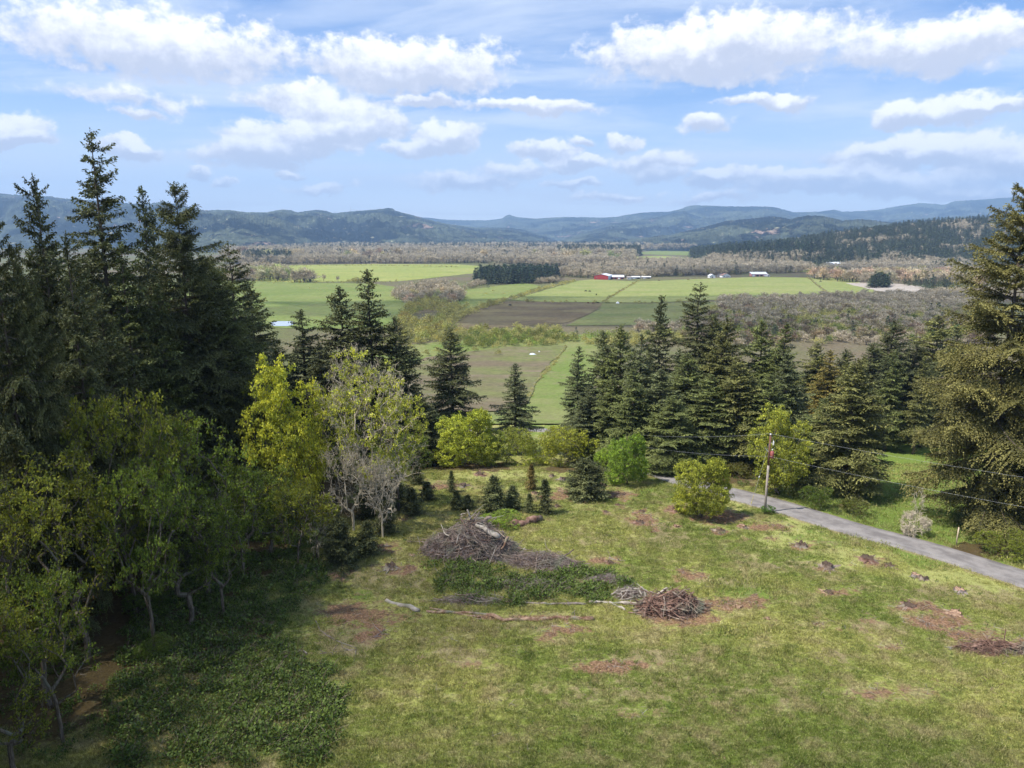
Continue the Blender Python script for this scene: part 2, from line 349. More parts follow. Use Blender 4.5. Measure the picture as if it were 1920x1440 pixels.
BRI = [(960,890,160,18,1.0),(1000,915,140,14,.6),(1180,905,60,20,.5),(1480,1005,120,26,1.0),(1600,1045,150,24,.9),(1760,1080,150,28,.8),(1380,945,60,22,.9),(1320,985,60,8,.6),(800,905,40,12,.5),(1100,950,80,16,.5),(1860,1110,90,25,.7),(1500,975,60,14,1)]
LUSH = [(1210,920,40,14,.6),(990,978,30,8,.5),(1380,1110,160,40,.5),(680,1115,50,18,.8),(560,1170,40,20,.5),(1400,1190,150,26,.4)]
LUSHR = [(1720,900,210,130,2.2),(1640,1005,140,22,.8),(1800,1050,180,22,.9),(1560,955,90,14,.6),(1005,790,60,30,.9)]
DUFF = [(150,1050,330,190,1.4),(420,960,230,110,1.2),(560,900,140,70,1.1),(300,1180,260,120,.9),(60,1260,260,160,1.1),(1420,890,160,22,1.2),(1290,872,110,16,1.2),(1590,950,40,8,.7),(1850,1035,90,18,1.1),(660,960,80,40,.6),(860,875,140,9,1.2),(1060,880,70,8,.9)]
nx = 440; ny = 400
xs = np.linspace(CX0, CX1, nx); ys = CY0 + (CY1 - CY0) * np.linspace(0, 1, ny) ** 1.25
MX, MY = np.meshgrid(xs, ys); MZ = H(MX, MY)
PXm, PYm = proj(MX, MY, MZ)
WARP = 1.9 * fbm(MX / 5.5, MY / 6.5, 5, 41, .65) + .6 * fbm(MX / 1.2, MY / 1.4, 3, 47)
def paint(lst):
    a = np.zeros_like(MX)
    for (px, py, rx, ry, s) in lst:
        q = 1.3 - np.sqrt(((PXm - px) / rx) ** 2 + ((PYm - py) / ry) ** 2) + WARP * (1 if rx < 200 else .35); a = np.maximum(a, np.clip(q * s, 0, 1))
    return a
A_dirt, A_dry, A_bri, A_lush, A_duff = paint(DIRT), paint(DRY), paint(BRI), np.maximum(paint(LUSH), paint(LUSHR)), paint(DUFF)
A_dry = np.maximum(A_dry, 0)
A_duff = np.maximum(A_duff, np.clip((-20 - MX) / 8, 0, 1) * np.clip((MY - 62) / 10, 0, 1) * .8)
# the lane runs from the right foreground to the bend at the valley edge
RPX = [(2230, 1200), (2080, 1145), (1930, 1090), (1840, 1061), (1720, 1024), (1600, 992), (1480, 955), (1380, 928), (1290, 905), (1215, 884)]
RP = [at(*p)[:2] for p in RPX] + [np.array(p, float) for p in [(21.5, 124), (22, 140), (20, 156), (14, 168), (4, 173.0), (-8, 173.5), (-22, 171), (-45, 163), (-70, 150)]]
RP = np.array(RP)
def spline(P, per=12):
    P = np.vstack([2 * P[0] - P[1], P, 2 * P[-1] - P[-2]]); out = []
    for i in range(1, len(P) - 2):
        t = np.linspace(0, 1, per, endpoint=False)[:, None]; a, b, c, d = P[i - 1], P[i], P[i + 1], P[i + 2]
        out.append(.5 * ((2 * b) + (-a + c) * t + (2 * a - 5 * b + 4 * c - d) * t ** 2 + (-a + 3 * b - 3 * c + d) * t ** 3))
    return np.vstack(out + [P[-2:-1]])
RC = spline(RP, 14)
def road_dist(x, y):
    d = np.full(np.shape(x), 1e9)
    for i in range(0, len(RC) - 1):
        a, b = RC[i], RC[i + 1]; ab = b - a; L2 = ab @ ab
        t = np.clip(((x - a[0]) * ab[0] + (y - a[1]) * ab[1]) / L2, 0, 1)
        d = np.minimum(d, np.hypot(x - a[0] - ab[0] * t, y - a[1] - ab[1] * t))
    return d
RD = road_dist(MX, MY)
A_dry = np.maximum(A_dry, np.clip(1 - np.abs(RD - 2.9) / .9, 0, 1) * .8)
rough = np.clip((RD - 4) / 4, 0, 1)
MZ2 = MZ + rough * (.30 * fbm(MX / 2.6, MY / 2.6, 4, 21, .6) + .07 * A_dirt * fbm(MX / .9, MY / .9, 3, 33)) - .10 * np.clip(1 - np.abs(RD - 4.3) / 1.3, 0, 1)
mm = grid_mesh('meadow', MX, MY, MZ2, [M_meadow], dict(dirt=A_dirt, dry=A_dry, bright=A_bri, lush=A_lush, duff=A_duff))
tag(obj('meadow_ground', mm), kind='structure')
def road_mat(t):
    p = t.pos(); v = t.attr('var'); n = t.noise(p, .5, 5, .6); f = t.noise(p, 14, 3, .8)
    c = t.mix(t.ramp(n, .35, .65), (.15, .137, .13), (.25, .23, .215)); c = t.mix(t.math('MULTIPLY', v, .45), c, (.29, .275, .26))
    k = t.ramp(f, .2, .8, .8, 1.2); return bsdf(t, t.mix(1.0, c, t.comb(k, k, k), 'MULTIPLY'), .9, .15, f, .3, .02)
M_road = material('worn_asphalt', road_mat)
T = unit(np.gradient(RC, axis=0)); Nn = np.stack([-T[:, 1], T[:, 0]], 1)
lat = np.array([-2.75, -2.6, -1.9, -1.5, -1.1, -.5, 0, .5, 1.1, 1.5, 1.9, 2.6, 2.75]); vv = np.array([0, .1, .3, 1, .4, .1, .2, .1, .4, 1, .3, .1, 0])
rx = RC[:, None, 0] + Nn[:, None, 0] * lat; ry = RC[:, None, 1] + Nn[:, None, 1] * lat
edgej = np.zeros_like(rx); edgej[:, 0] = .18 * perlin(np.arange(len(RC)) * .7, np.zeros(len(RC)), 3); edgej[:, -1] = .18 * perlin(np.arange(len(RC)) * .7, np.ones(len(RC)) * 5.5, 3)
rx += Nn[:, None, 0] * edgej; ry += Nn[:, None, 1] * edgej
rz = H(rx, ry) + .12 + .05 * (1 - (lat / 2.75) ** 2)[None]; rz[:, 0] -= .16; rz[:, -1] -= .16
me = grid_mesh('road', rx, ry, rz, [M_road], None); me.attributes['var'].data.foreach_set('value', np.tile(vv, len(RC)).astype(np.float32))
tag(obj('road', me), kind='structure')

# ------------------------------------------------------------------ fields on the valley floor (thin sheets)
G_green = fieldmat('field_green', (.14, .185, .05), (.19, .22, .07), (.21, .20, .085), .008)
G_bright = fieldmat('field_bright', (.225, .26, .068), (.28, .29, .09), (.18, .23, .055), .006)
G_barn = fieldmat('field_barn', (.20, .235, .07), (.25, .26, .10), (.15, .20, .05), .012)
G_brown = fieldmat('field_brown', (.12, .092, .058), (.17, .145, .075), (.085, .062, .045), .012, k2=.7)
G_dull = fieldmat('field_dull', (.13, .155, .055), (.17, .18, .07), (.17, .15, .08), .012)
G_purp = fieldmat('field_purple', (.145, .118, .075), (.145, .165, .055), (.20, .155, .11), .014, (1, 1.8, 1), .7)
G_gap = fieldmat('field_gap', (.135, .185, .045), (.19, .205, .075), (.22, .185, .105), .03, (1, 1, 1))
G_sand = fieldmat('gravel_bar', (.42, .38, .33), (.34, .29, .24), (.25, .20, .16), .03)
FIELDS = [
 ('field_bright', G_bright, .20, [(498,500),(560,497),(700,495),(860,496),(902,499),(893,512),(820,520),(745,528),(640,528),(520,530),(470,524)]),
 ('field_green', G_green, .26, [(100,540),(430,526),(560,530),(700,532),(752,540),(768,560),(762,590),(735,615),(600,618),(450,612),(100,640)]),
 ('field_green', G_barn, .24, [(958,563),(1000,550),(1080,527),(1110,524),(1192,528),(1160,546),(1128,567),(1040,567)]),
 ('field_green', G_barn, .34, [(1130,567.5),(1165,546),(1195,528),(1300,524),(1430,519),(1514,521),(1535,538),(1564,558),(1470,560),(1340,563),(1220,568)]),
 ('field_green', G_barn, .20, [(1518,521),(1600,523),(1625,536),(1655,555),(1568,558),(1540,538)]),
 ('field_brown', G_brown, .28, [(838,612),(870,590),(930,567),(960,565),(1128,568.5),(1122,580),(1090,595),(1060,606),(950,614),(860,622)]),
 ('field_dull', G_dull, .22, [(1130,569),(1220,569.5),(1345,565),(1350,606),(1180,610),(1060,611),(1092,596),(1124,581)]),
 ('field_green', G_green, .30, [(868,545),(920,538),(985,531),(1015,537),(962,556),(945,562),(900,575),(878,585),(850,575)]),
 ('field_purple', G_purp, .75, [(768,690),(800,672),(890,660),(960,652),(1050,650),(1062,650),(1030,690),(1003,722),(990,760),(930,775),(780,775),(760,740)]),
 ('field_gap', G_gap, .42, [(700,655),(840,640),(1110,628),(1140,640),(1110,720),(1110,797),(1020,797),(900,797),(700,790),(650,700)]),
 ('field_bright', G_bright, .24, [(1130,492),(1140,481),(1245,480),(1330,484),(1300,493),(1180,495)]),
 ('field_bright', G_bright, .24, [(1450,500),(1480,497),(1500,503),(1530,504),(1525,511),(1465,508)]),
 ('field_dull', G_green, .24, [(1180,475),(1230,470),(1330,472),(1330,477),(1240,478)]),
 ('gravel_bar', G_sand, .22, [(1585,531),(1660,529),(1750,540),(1700,552),(1640,545)]),
 ('gravel_bar', G_sand, .22, [(1460,566),(1545,566),(1570,570),(1490,574)]),
 ]
rng = np.random.default_rng(5)
for (nm, mt, off, poly) in FIELDS:
    W = np.array([at(*p)[:2] for p in poly]); n = len(W); pts = []
    for i in range(n):
        a, b = W[i], W[(i + 1) % n]; L = np.linalg.norm(b - a); k = max(1, int(L / 14)); d = (b - a) / L; nn_ = np.array([-d[1], d[0]])
        for j in range(k): pts.append(a + (b - a) * j / k + nn_ * (rng.normal() * .9 if j else 0))
    bm = bmesh.new(); vs = [bm.verts.new((p[0], p[1], 0)) for p in pts]; bm.faces.new(vs)
    if W[:, 1].min() < 345:
        for ax in (0, 1):
            lo, hi = W[:, ax].min(), W[:, ax].max(); st = 3.0
            for c in np.arange(lo + st, hi, st):
                no = [0, 0, 0]; no[ax] = 1; co = [0, 0, 0]; co[ax] = c
                bmesh.ops.bisect_plane(bm, geom=bm.verts[:] + bm.edges[:] + bm.faces[:], plane_co=co, plane_no=no)
    for v in bm.verts: v.co.z = Hs(v.co.x, v.co.y) + off
    bmesh.ops.recalc_face_normals(bm, faces=bm.faces[:])
    for f in bm.faces:
        if f.normal.z < 0: f.normal_flip()
    bmesh.ops.triangulate(bm, faces=bm.faces[:])
    me = bpy.data.meshes.new(nm); bm.to_mesh(me); bm.free(); me.materials.append(mt); tag(obj(nm, me), kind='structure')
pw = np.array([at(*p, .35) for p in [(505,606),(520,603),(548,603),(556,608),(540,612),(510,612)]])
b = MB(); b.add(pw, [list(range(6))]); tag(obj('pond_water', b.mesh('pond', [material('pond_water', lambda t: bsdf(t, (.35, .42, .5), .08, .6))])), kind='structure')

# ------------------------------------------------------------------ far hills and mountains
def hillmat(name, clear=.5, seed=0):
    def b(t):
        p = t.vm('ADD', t.pos(), (seed * 1000., 0, 0)); q = t.vm('MULTIPLY', p, (1, 1, 2.5)); n1 = t.noise(q, .0011, 6, .6, .6); n2 = t.noise(q, .0045, 6, .65, .4); n3 = t.noise(p, .03, 5, .75)
        c = t.mix(t.ramp(n1, .42, .56), (.010, .016, .016), (.085, .10, .065)); c = t.mix(t.ramp(n2, .52, .60), c, (.008, .013, .014))
        cl = t.math('MULTIPLY', t.ramp(n2, .60, .66), t.ramp(n1, .50, .56)); c = t.mix(t.math('MULTIPLY', cl, clear), c, (.50, .36, .28))
        sp = t.math('MULTIPLY', t.ramp(t.noise(q, .016, 4, .7), .60, .70), .8); c = t.mix(sp, c, (.40, .38, .24))
        k = t.ramp(n3, .3, .72, .5, 1.5); return bsdf(t, t.mix(1.0, c, t.comb(k, k, k), 'MULTIPLY'), .95, .03, n3, 1.0, 22.0)
    return material(name, b)
def ridge(name, crest, Y0, wf, wb, mat, seed, amp=.28, n=1300, rows=130, tree=4.0, base=-64., clip=None):
    pxs = np.linspace(crest[0][0], crest[-1][0], n); cpy = np.interp(pxs, [c[0] for c in crest], [c[1] for c in crest])
    dirs = np.array([dir_of(a, b_) for a, b_ in zip(pxs, cpy)]); ux = dirs[:, 0] / dirs[:, 1]; uz = dirs[:, 2] / dirs[:, 1]
    Yc = Y0 * (1 + .10 * np.sin(pxs / 170 + seed) + .05 * np.sin(pxs / 61 + 2 * seed)); hc = uz * Yc
    hc = hc + tree * perlin(pxs * 1.3, pxs * 0 + .5, seed) * 1.2 + tree * .8 * perlin(pxs * .35, pxs * 0 + 3.5, seed)
    t = np.concatenate([-np.linspace(1, 0, rows) ** 1.2, np.linspace(0, 1, 26)[1:]])
    TT_, PP = np.meshgrid(t, np.arange(n), indexing='ij')
    Yg = Yc[PP] + np.where(TT_ < 0, TT_ * wf, TT_ * wb); Xg = ux[PP] * Yg
    a = np.abs(TT_); p = np.clip(1 - a, 0, 1); p = np.where(TT_ < 0, p ** 1.25, p * p * (3 - 2 * p))
    Z = base + (hc[PP] - base) * p
    sclx = wf * .22
    rd = 1 - np.abs(fbm(Xg / sclx + seed, Yg / sclx, 5, seed * 7 + 3, .52)) * 2.6
    m = np.clip(a * 2.2, 0, 1) * np.clip(p * 3, 0, 1)
    Z = Z + (hc[PP] - base) * amp * (rd - .62) * m + tree * fbm(Xg / 35, Yg / 35, 2, seed + 50) * 1.5 * np.clip(a * 20, 0, 1)
    # never stand above the sight line of the crest
    lim = uz[PP] * Yg - 4; Z = np.where(TT_ < -.02, np.minimum(Z, lim - (a * 26)), Z)
    Z = np.maximum(Z, base - 4)
    tag(obj(name, grid_mesh(name, Xg, Yg, Z, [mat])), kind='structure')
HM1, HM2, HM3 = hillmat('forest_hills', .6, 1), hillmat('forest_hills_mid', .75, 4), hillmat('forest_mountains', .95, 9)
FARC = [(300,400),(600,404),(800,408),(840,412),(873,413),(917,413),(940,410),(950,404),(955,402),(963,406),(977,408),(1007,410),(1033,408),(1053,407),(1120,408),(1153,407),(1180,402),(1207,398),(1253,397),(1273,393),(1290,387),(1300,385),(1363,387),(1437,387),(1457,389),(1487,398),(1533,397),(1563,393),(1580,397),(1613,396),(1647,393),(1680,387),(1723,381),(1753,382),(1770,384),(1790,377),(1847,374),(1880,371),(1920,369),(2300,362)]
ridge('mountains', FARC, 11800, 4200, 1500, HM3, 3, .5, tree=7)
ridge('mountains', [(860,455),(930,432),(1000,428),(1050,424),(1100,419),(1160,418),(1200,422),(1240,432),(1290,450)], 10200, 2500, 1200, HM3, 11, .25, 500)
ridge('mountains', [(1030,456),(1073,443),(1107,432),(1147,421),(1187,413),(1227,408),(1262,399),(1282,395),(1300,403),(1330,412),(1360,417),(1420,425),(1500,430),(1560,425),(1620,418),(1680,412),(1760,408),(1850,404),(1930,400),(2250,392)], 8300, 3000, 1500, HM2, 6, .55)
ridge('hills', [(-260,362),(0,364),(103,370),(120,372),(200,378),(270,384),(300,380),(310,379),(383,395),(433,394),(460,398),(500,398),(520,394),(533,393),(560,398),(567,397),(587,394),(603,395),(627,400),(640,398),(673,395),(707,393),(728,391),(736,392),(742,396),(773,403),(800,412),(840,420),(890,427),(953,427),(973,430),(1023,441),(1047,450),(1100,458)], 7200, 3100, 1600, HM1, 2, .8, tree=5)
ridge('hills', [(1060,462),(1140,452),(1200,446),(1260,440),(1310,428),(1363,414),(1400,411),(1447,406),(1465,407),(1480,411),(1513,404),(1547,406),(1580,413),(1613,411),(1680,418),(1750,424),(1860,428),(2100,430)], 5200, 1700, 1000, HM2, 8, .55, tree=5)
ridge('hills', [(380,462),(480,458),(600,456),(700,459),(760,456),(840,449),(900,446),(960,448),(1040,456),(1100,461),(1160,462)], 4600, 700, 600, HM1, 15, .2, 700, 50, tree=6)

# ------------------------------------------------------------------ tree builders (each returns trunk mesh, crown mesh)
def fir_meshes(name, h, rad, seed, t0=.12, dens=1.0, ragged=.25, droop=.22, card=.42, sparse_top=False, dead=True):
    g = np.random.default_rng(seed); tr = MB(); cr = MB()
    nst = 14; tz = np.linspace(0, 1, nst); sway = np.cumsum(g.normal(0, .0025 * h, (nst, 2)), 0)
    tp = np.stack([sway[:, 0], sway[:, 1], tz * h], 1); trad = .0125 * h * (1 - tz) ** .85 + .012; trad[0] *= 1.35
    tr.path(tp, trad, 10)
    z = t0 * h; k = 0; phase = 0.0
    while z < h * .992:
        t = z / h; u = min(1.0, max(0.0, (t - t0) / (1 - t0)))
        prof = min(1.0, ((1 - u) ** .56) * 1.06) * (.76 + .24 * min(1, u / .18))
        L0 = rad * prof
        nb = int(round((6 if u < .8 else 5) * (1 if not (sparse_top and u > .7) else .9)))
        c0 = np.array([np.interp(t, tz, tp[:, 0]), np.interp(t, tz, tp[:, 1]), z]); phase += 2.4
        for b in range(nb):
            if g.random() < ragged * .45: continue
            cb = c0 + np.array([0, 0, g.uniform(-.012, .012) * h])
            a = phase + b * 2 * math.pi / nb + g.normal() * .25
            L = max(.25, L0 * (1 + ragged * g.normal()) * (1.0 if g.random() > .12 else .55))
            el0 = math.radians(-14 + 48 * u ** 1.3 + g.normal() * 7)
            hd = np.array([math.cos(a), math.sin(a), 0]); sd = np.array([-hd[1], hd[0], 0])
            m = max(4, int(L / .55)); s = np.linspace(0, 1, m)
            dr = droop * (1 - .6 * u); zz = s * L * math.sin(el0) - dr * L * s ** 2 + (.6 * dr) * L * s ** 4
            bend = g.normal() * .12 * L
            pts = cb + hd * (s * L * math.cos(el0))[:, None] + sd * (bend * s * s)[:, None]; pts[:, 2] += zz
            rb = (.011 * L + .008) * (1 - s) + .006
            if L > .9: tr.tubes(pts[:-1], pts[1:], rb[:-1], rb[1:], 3)
            # sprays along the branch
            ns = max(4, int(L / (.27 / dens))); q = np.linspace(.12 if L < 2 else .22, 1, ns) + g.normal(0, .01, ns)
            q = np.clip(q, 0, 1); base = np.stack([np.interp(q, s, pts[:, i]) for i in range(3)], 1)
            tang = unit(np.stack([np.interp(np.clip(q + .03, 0, 1), s, pts[:, i]) - np.interp(np.clip(q - .03, 0, 1), s, pts[:, i]) for i in range(3)], 1))
            l2 = (L * .34 * np.sin(np.pi * np.clip(q * .86 + .07, 0, 1)) ** .8 + .16) * g.uniform(.55, 1.2, ns)
            cv = g.random() * .5
            for side in (-1, 1):
                dd = unit(tang * .75 + sd * side * 1.0 + g.normal(0, .14, (ns, 3)))
                dd[:, 2] -= .22
                dd = unit(dd); nc = np.maximum(1, (l2 / (card * .62)).astype(int))
                rep = np.repeat(np.arange(ns), nc); idx = np.concatenate([np.arange(c) for c in nc])
                off = idx * card * .62
                P = base[rep] + dd[rep] * off[:, None] + g.normal(0, .05, (len(rep), 3)); P[:, 2] -= .16 * off ** 1.6
                D = unit(dd[rep] + g.normal(0, .30, (len(rep), 3)) + np.array([0, 0, -.12])); N = unit(g.normal(0, .55, (len(rep), 3)) + np.array([0, 0, 1.]))
                keep = g.random(len(rep)) > .08
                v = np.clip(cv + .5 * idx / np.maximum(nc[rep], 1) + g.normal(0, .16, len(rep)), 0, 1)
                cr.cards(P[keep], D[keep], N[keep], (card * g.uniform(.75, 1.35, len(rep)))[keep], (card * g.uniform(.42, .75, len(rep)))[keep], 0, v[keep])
            # hanging twiglets
            nh = int(ns * 1.3 * dens); r = g.integers(0, ns, nh); P = base[r] + g.normal(0, .10, (nh, 3)); D = unit(np.array([0, 0, -1.]) + g.normal(0, .45, (nh, 3)))
            cr.cards(P, D, unit(g.normal(0, 1, (nh, 3))), card * g.uniform(.8, 1.5, nh), card * .42, 0, np.clip(cv + g.normal(0, .15, nh), 0, 1))
        z += h * (.0145 + .010 * (1 - t)) * g.uniform(.7, 1.3) / (.75 + .25 * dens)
    # leader
    nl = 26; P = tp[-1] - np.array([0, 0, 1.]) * g.uniform(0, .05 * h, nl)[:, None]; D = unit(g.normal(0, .6, (nl, 3)) + np.array([0, 0, .7]))
    cr.cards(P, D, unit(g.normal(0, 1, (nl, 3))), card * .9, card * .4, 0, g.random(nl))
    if dead and t0 > .1:  # dead lower limbs
        nd = 26; zd = g.uniform(.04, t0 + .1, nd) * h; a = g.uniform(0, 6.28, nd); Ld = g.uniform(.4, 2.6, nd)
        P0 = np.stack([0 * a, 0 * a, zd], 1); P1 = P0 + np.stack([np.cos(a) * Ld, np.sin(a) * Ld, -Ld * .15], 1); tr.tubes(P0, P1, .035, .01, 3)
    return tr.mesh(name + '_trunk', [M_bark], True), cr.mesh(name + '_crown', [M_needle])

def limb_tree(name, h, w, seed, ncl=320, leaf=.26, nleaf=24, zc=.60, zr=.40, lobes=8, multi=1, trunk=.22, bark_=None, leafp=1.0, twig=2, twl=.6, clr=.55, lw=.8, r0=None, bare_low=0.0, lmat=None, wig=.18, shell=.45, lobe=.5):
    """broadleaf tree: a lobed crown of leaf clumps, every clump joined to the nearest limb, limb thickness growing with what it carries. W is the crown's radius."""
    g = np.random.default_rng(seed); tr = MB(); cr = MB()
    ce = [np.array([0, 0, zc * h])]; ra = [np.array([w * .78, w * .78, zr * h * .85])]
    for i in range(lobes):
        a = i * 2.4 + g.normal() * .4; zz = g.uniform(-.62, .8); rr_ = w * .62 * math.sqrt(max(.1, 1 - zz * zz)) * g.uniform(.85, 1.15)
        ce.append(np.array([math.cos(a) * rr_, math.sin(a) * rr_, (zc + zz * zr * .72) * h])); q = g.uniform(.8, 1.2) * lobe; ra.append(np.array([w * q, w * q, zr * h * q * .8]))
    C = []; zmin = .04 * h
    while len(C) < ncl:
        k = g.integers(0, len(ce)); d = unit(g.normal(0, 1, 3)) * (g.random() ** (1 / 3) * (1 - shell) + shell * g.uniform(.75, 1.05)); c = ce[k] + d * ra[k]
        inner = any((((c - ce[j]) / ra[j]) ** 2).sum() < .38 for j in range(len(ce)))
        if c[2] < zmin or (inner and g.random() < .7): continue
        C.append(c)
    C = np.array(C)
    nodes = []; par = []
    for m_ in range(multi):
        a = g.uniform(0, 6.28); o = 0 if multi == 1 else .05 * w; ln = 0 if multi == 1 else g.uniform(.15, .55)
        p = np.array([math.cos(a) * o, math.sin(a) * o, -.35]); last = -1; n = max(3, int(trunk * h / .5))
        for i in range(n + 1):
            nodes.append(p.copy()); par.append(last); last = len(nodes) - 1
            p = p + np.array([math.cos(a) * ln, math.sin(a) * ln, 1.0]) * (trunk * h + .35) / n + g.normal(0, .03 * h / n, 3) * (i > 0)
    top = np.array([0, 0, trunk * h]); order = np.argsort(np.linalg.norm((C - top) * [1, 1, .8], axis=1) + g.normal(0, .08 * w, len(C))); tipn = []
    for c in C[order]:
        Nn = np.array(nodes); d = np.linalg.norm(Nn - c, axis=1); cost = d + 1.4 * np.maximum(0, Nn[:, 2] - c[2] + .25 * d) + .22 * np.linalg.norm(Nn - top, axis=1); cost[Nn[:, 2] < min(trunk * h * .7, c[2] * .5)] += 3
        k = int(np.argmin(cost)); L = d[k]; n = max(1, int(L / .55)); p0 = Nn[k]; last = k; bow = g.normal(0, wig * L, 3) + [0, 0, .12 * L]
        for i in range(1, n + 1):
            t = i / n; q = p0 + (c - p0) * t + bow * (t * (1 - t)) + g.normal(0, .035, 3); nodes.append(q); par.append(last); last = len(nodes) - 1
        tipn.append(last)
    nodes = np.array(nodes); par = np.array(par); cnt = np.zeros(len(nodes)); cnt[tipn] = 1
    for i in range(len(nodes) - 1, -1, -1):
        if par[i] >= 0: cnt[par[i]] += cnt[i]
    r0 = r0 or h * .016; rad = np.maximum(.013, r0 * (np.maximum(cnt, 1) / cnt.max()) ** .52); ch = np.where(par >= 0)[0]; P0 = nodes[par[ch]]; P1 = nodes[ch]; r0_ = np.minimum(rad[par[ch]], rad[ch] * 1.5); r1_ = rad[ch]
    big = r1_ > .035; tr.tubes(P0[big], P1[big], r0_[big], r1_[big], 7); tr.tubes(P0[~big], P1[~big], r0_[~big], r1_[~big] * .8, 3)
    T = nodes[tipn]; TD = unit(T - np.array([0, 0, zc * h * .7])); r = np.repeat(np.arange(len(T)), twig); P = T[r]; tl = twl * g.uniform(.5, 1.5, len(r))[:, None]; D = unit(TD[r] * .8 + g.normal(0, .55, (len(r), 3)) + [0, 0, .2])
    mid = P + D * tl * .5; en = mid + unit(D + g.normal(0, .4, (len(r), 3))) * tl * .5
    tk = 2.0 if bark_ is M_lich else 1.0; tr.tubes(P, mid, .014 * tk, .010 * tk, 3); tr.tubes(mid, en, .010 * tk, .005 * tk, 3)
    if bark_ is M_lich:
        k2 = np.repeat(np.arange(len(r)), 3); a_ = mid[k2] + (en - mid)[k2] * g.random((len(k2), 1)); tr.tubes(a_, a_ + unit(g.normal(0, 1, (len(k2), 3))) * g.uniform(.12, .4, (len(k2), 1)), .02, .008, 3)
    cm = None
    if nleaf:
        use = (g.random(len(T)) < leafp) & (T[:, 2] > bare_low * h); T2 = T[use]; cl = np.repeat(np.arange(len(T2)), nleaf); m = len(cl)
        off = g.normal(0, 1, (m, 3)); off = unit(off) * (g.random((m, 1)) ** .6) * clr * [1, 1, .55]; cv = g.uniform(.1, .8, len(T2))[cl]
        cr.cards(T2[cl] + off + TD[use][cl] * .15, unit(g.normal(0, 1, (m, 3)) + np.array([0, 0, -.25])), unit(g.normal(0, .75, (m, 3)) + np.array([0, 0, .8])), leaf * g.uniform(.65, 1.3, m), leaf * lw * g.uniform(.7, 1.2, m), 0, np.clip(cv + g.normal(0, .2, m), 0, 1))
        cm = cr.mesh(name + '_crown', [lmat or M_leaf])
    return tr.mesh(name + '_trunk', [bark_ or M_mbark]), cm
def reach(me):
    n = len(me.vertices); a = np.empty(n * 3, np.float32); me.vertices.foreach_get('co', a); a = a.reshape(-1, 3); return float(np.percentile(np.hypot(a[:, 0], a[:, 1]), 97)), float(a[:, 2].max())

FIR = {}
FIR['tall'] = (fir_meshes('tall_fir', 44, 6.0, 1, .16, 1.25, .42, .26, .38, True), 44)
FIR['tall2'] = (fir_meshes('tall_fir2', 40, 6.6, 2, .14, 1.25, .36, .28, .38), 40)
FIR['wide'] = (fir_meshes('wide_fir', 40, 9.0, 3, .10, 1.8, .36, .30, .27), 40)
FIR['cone'] = (fir_meshes('cone_fir', 30, 5.6, 4, .10, 1.3, .26, .18, .36), 30)
FIR['cone2'] = (fir_meshes('cone_fir2', 30, 4.8, 5, .12, 1.3, .30, .20, .36), 30)
FIR['slim'] = (fir_meshes('slim_fir', 30, 3.9, 6, .15, 1.25, .34, .20, .36), 30)
FIR['young'] = (fir_meshes('young_fir', 4, 1.25, 7, .03, 1.7, .34, -.05, .20, dead=False), 4)
FIR['young2'] = (fir_meshes('young_fir2', 4, 1.0, 8, .04, 1.3, .45, -.05, .20, dead=False), 4)
FIR['shrubby'] = (fir_meshes('shrubby_fir', 5, 2.6, 9, .02, 1.9, .36, -.1, .22, dead=False), 5)
DEC = {}
DEC['maple'] = limb_tree('maple', 15, 5.2, 11, 280, .25, 19, lobe=.40, lobes=11, zr=.44, zc=.56)
DEC['maple2'] = limb_tree('maple2', 13, 5.6, 12, 250, .25, 17, zc=.56, zr=.44, lobes=12, lobe=.36)
DEC['maple3'] = limb_tree('maple3', 17, 4.6, 13, 260, .25, 17, zc=.54, zr=.46, lobes=11, lobe=.38)
DEC['halfbare'] = limb_tree('halfbare_maple', 18, 7.0, 14, 560, .27, 22, bark_=M_lich, leafp=.62, twig=3, twl=.8, bare_low=.30, zc=.55, zr=.46, lobes=10, r0=.34)
DEC['mossy'] = limb_tree('mossy_snag', 10, 5.0, 15, 210, .2, 0, bark_=M_lich, twig=3, twl=.9, zc=.55, zr=.42, lobes=7, wig=.35, r0=.22)
DEC['oak'] = limb_tree('oak', 10, 6.0, 16, 260, .22, 12, leafp=.6, twig=3, zc=.62, zr=.34, lobes=6, wig=.45, r0=.28)
DEC['bush'] = limb_tree('bush', 8.5, 4.8, 17, 900, .19, 30, multi=7, trunk=.08, zc=.43, zr=.52, clr=.42, twl=.3, r0=.11, lobes=12, lobe=.42)
DEC['bush2'] = limb_tree('bush2', 6, 3.8, 18, 520, .15, 24, multi=7, trunk=.08, zc=.42, zr=.54, clr=.36, twl=.5, r0=.08, lobes=9, lobe=.5)
DEC['bush3'] = limb_tree('bush3', 8, 4.2, 19, 520, .19, 22, multi=7, trunk=.09, zc=.44, zr=.52, clr=.42, twl=.5, r0=.10, lobes=11, lobe=.42, leafp=.9)
DEC['treelet'] = limb_tree('treelet', 12, 4.6, 29, 720, .22, 26, multi=3, trunk=.09, zc=.46, zr=.52, clr=.5, twl=.4, r0=.16, lobes=13, lobe=.38)
DEC['sapleaf'] = limb_tree('leafy_sapling', 8, 2.6, 22, 110, .25, 15, trunk=.22, zc=.6, zr=.40, clr=.6, lobes=7, multi=2, lobe=.35, r0=.09)
DEC['sapleaf2'] = limb_tree('leafy_sapling2', 8, 2.1, 23, 80, .27, 14, trunk=.3, zc=.62, zr=.36, clr=.65, lobes=6, multi=1, lobe=.38, r0=.08, wig=.3)
DEC['sapling'] = limb_tree('bare_sapling', 4.5, 1.1, 20, 46, .1, 0, bark_=M_lich, trunk=.3, zc=.6, zr=.4, twl=.5, r0=.05)
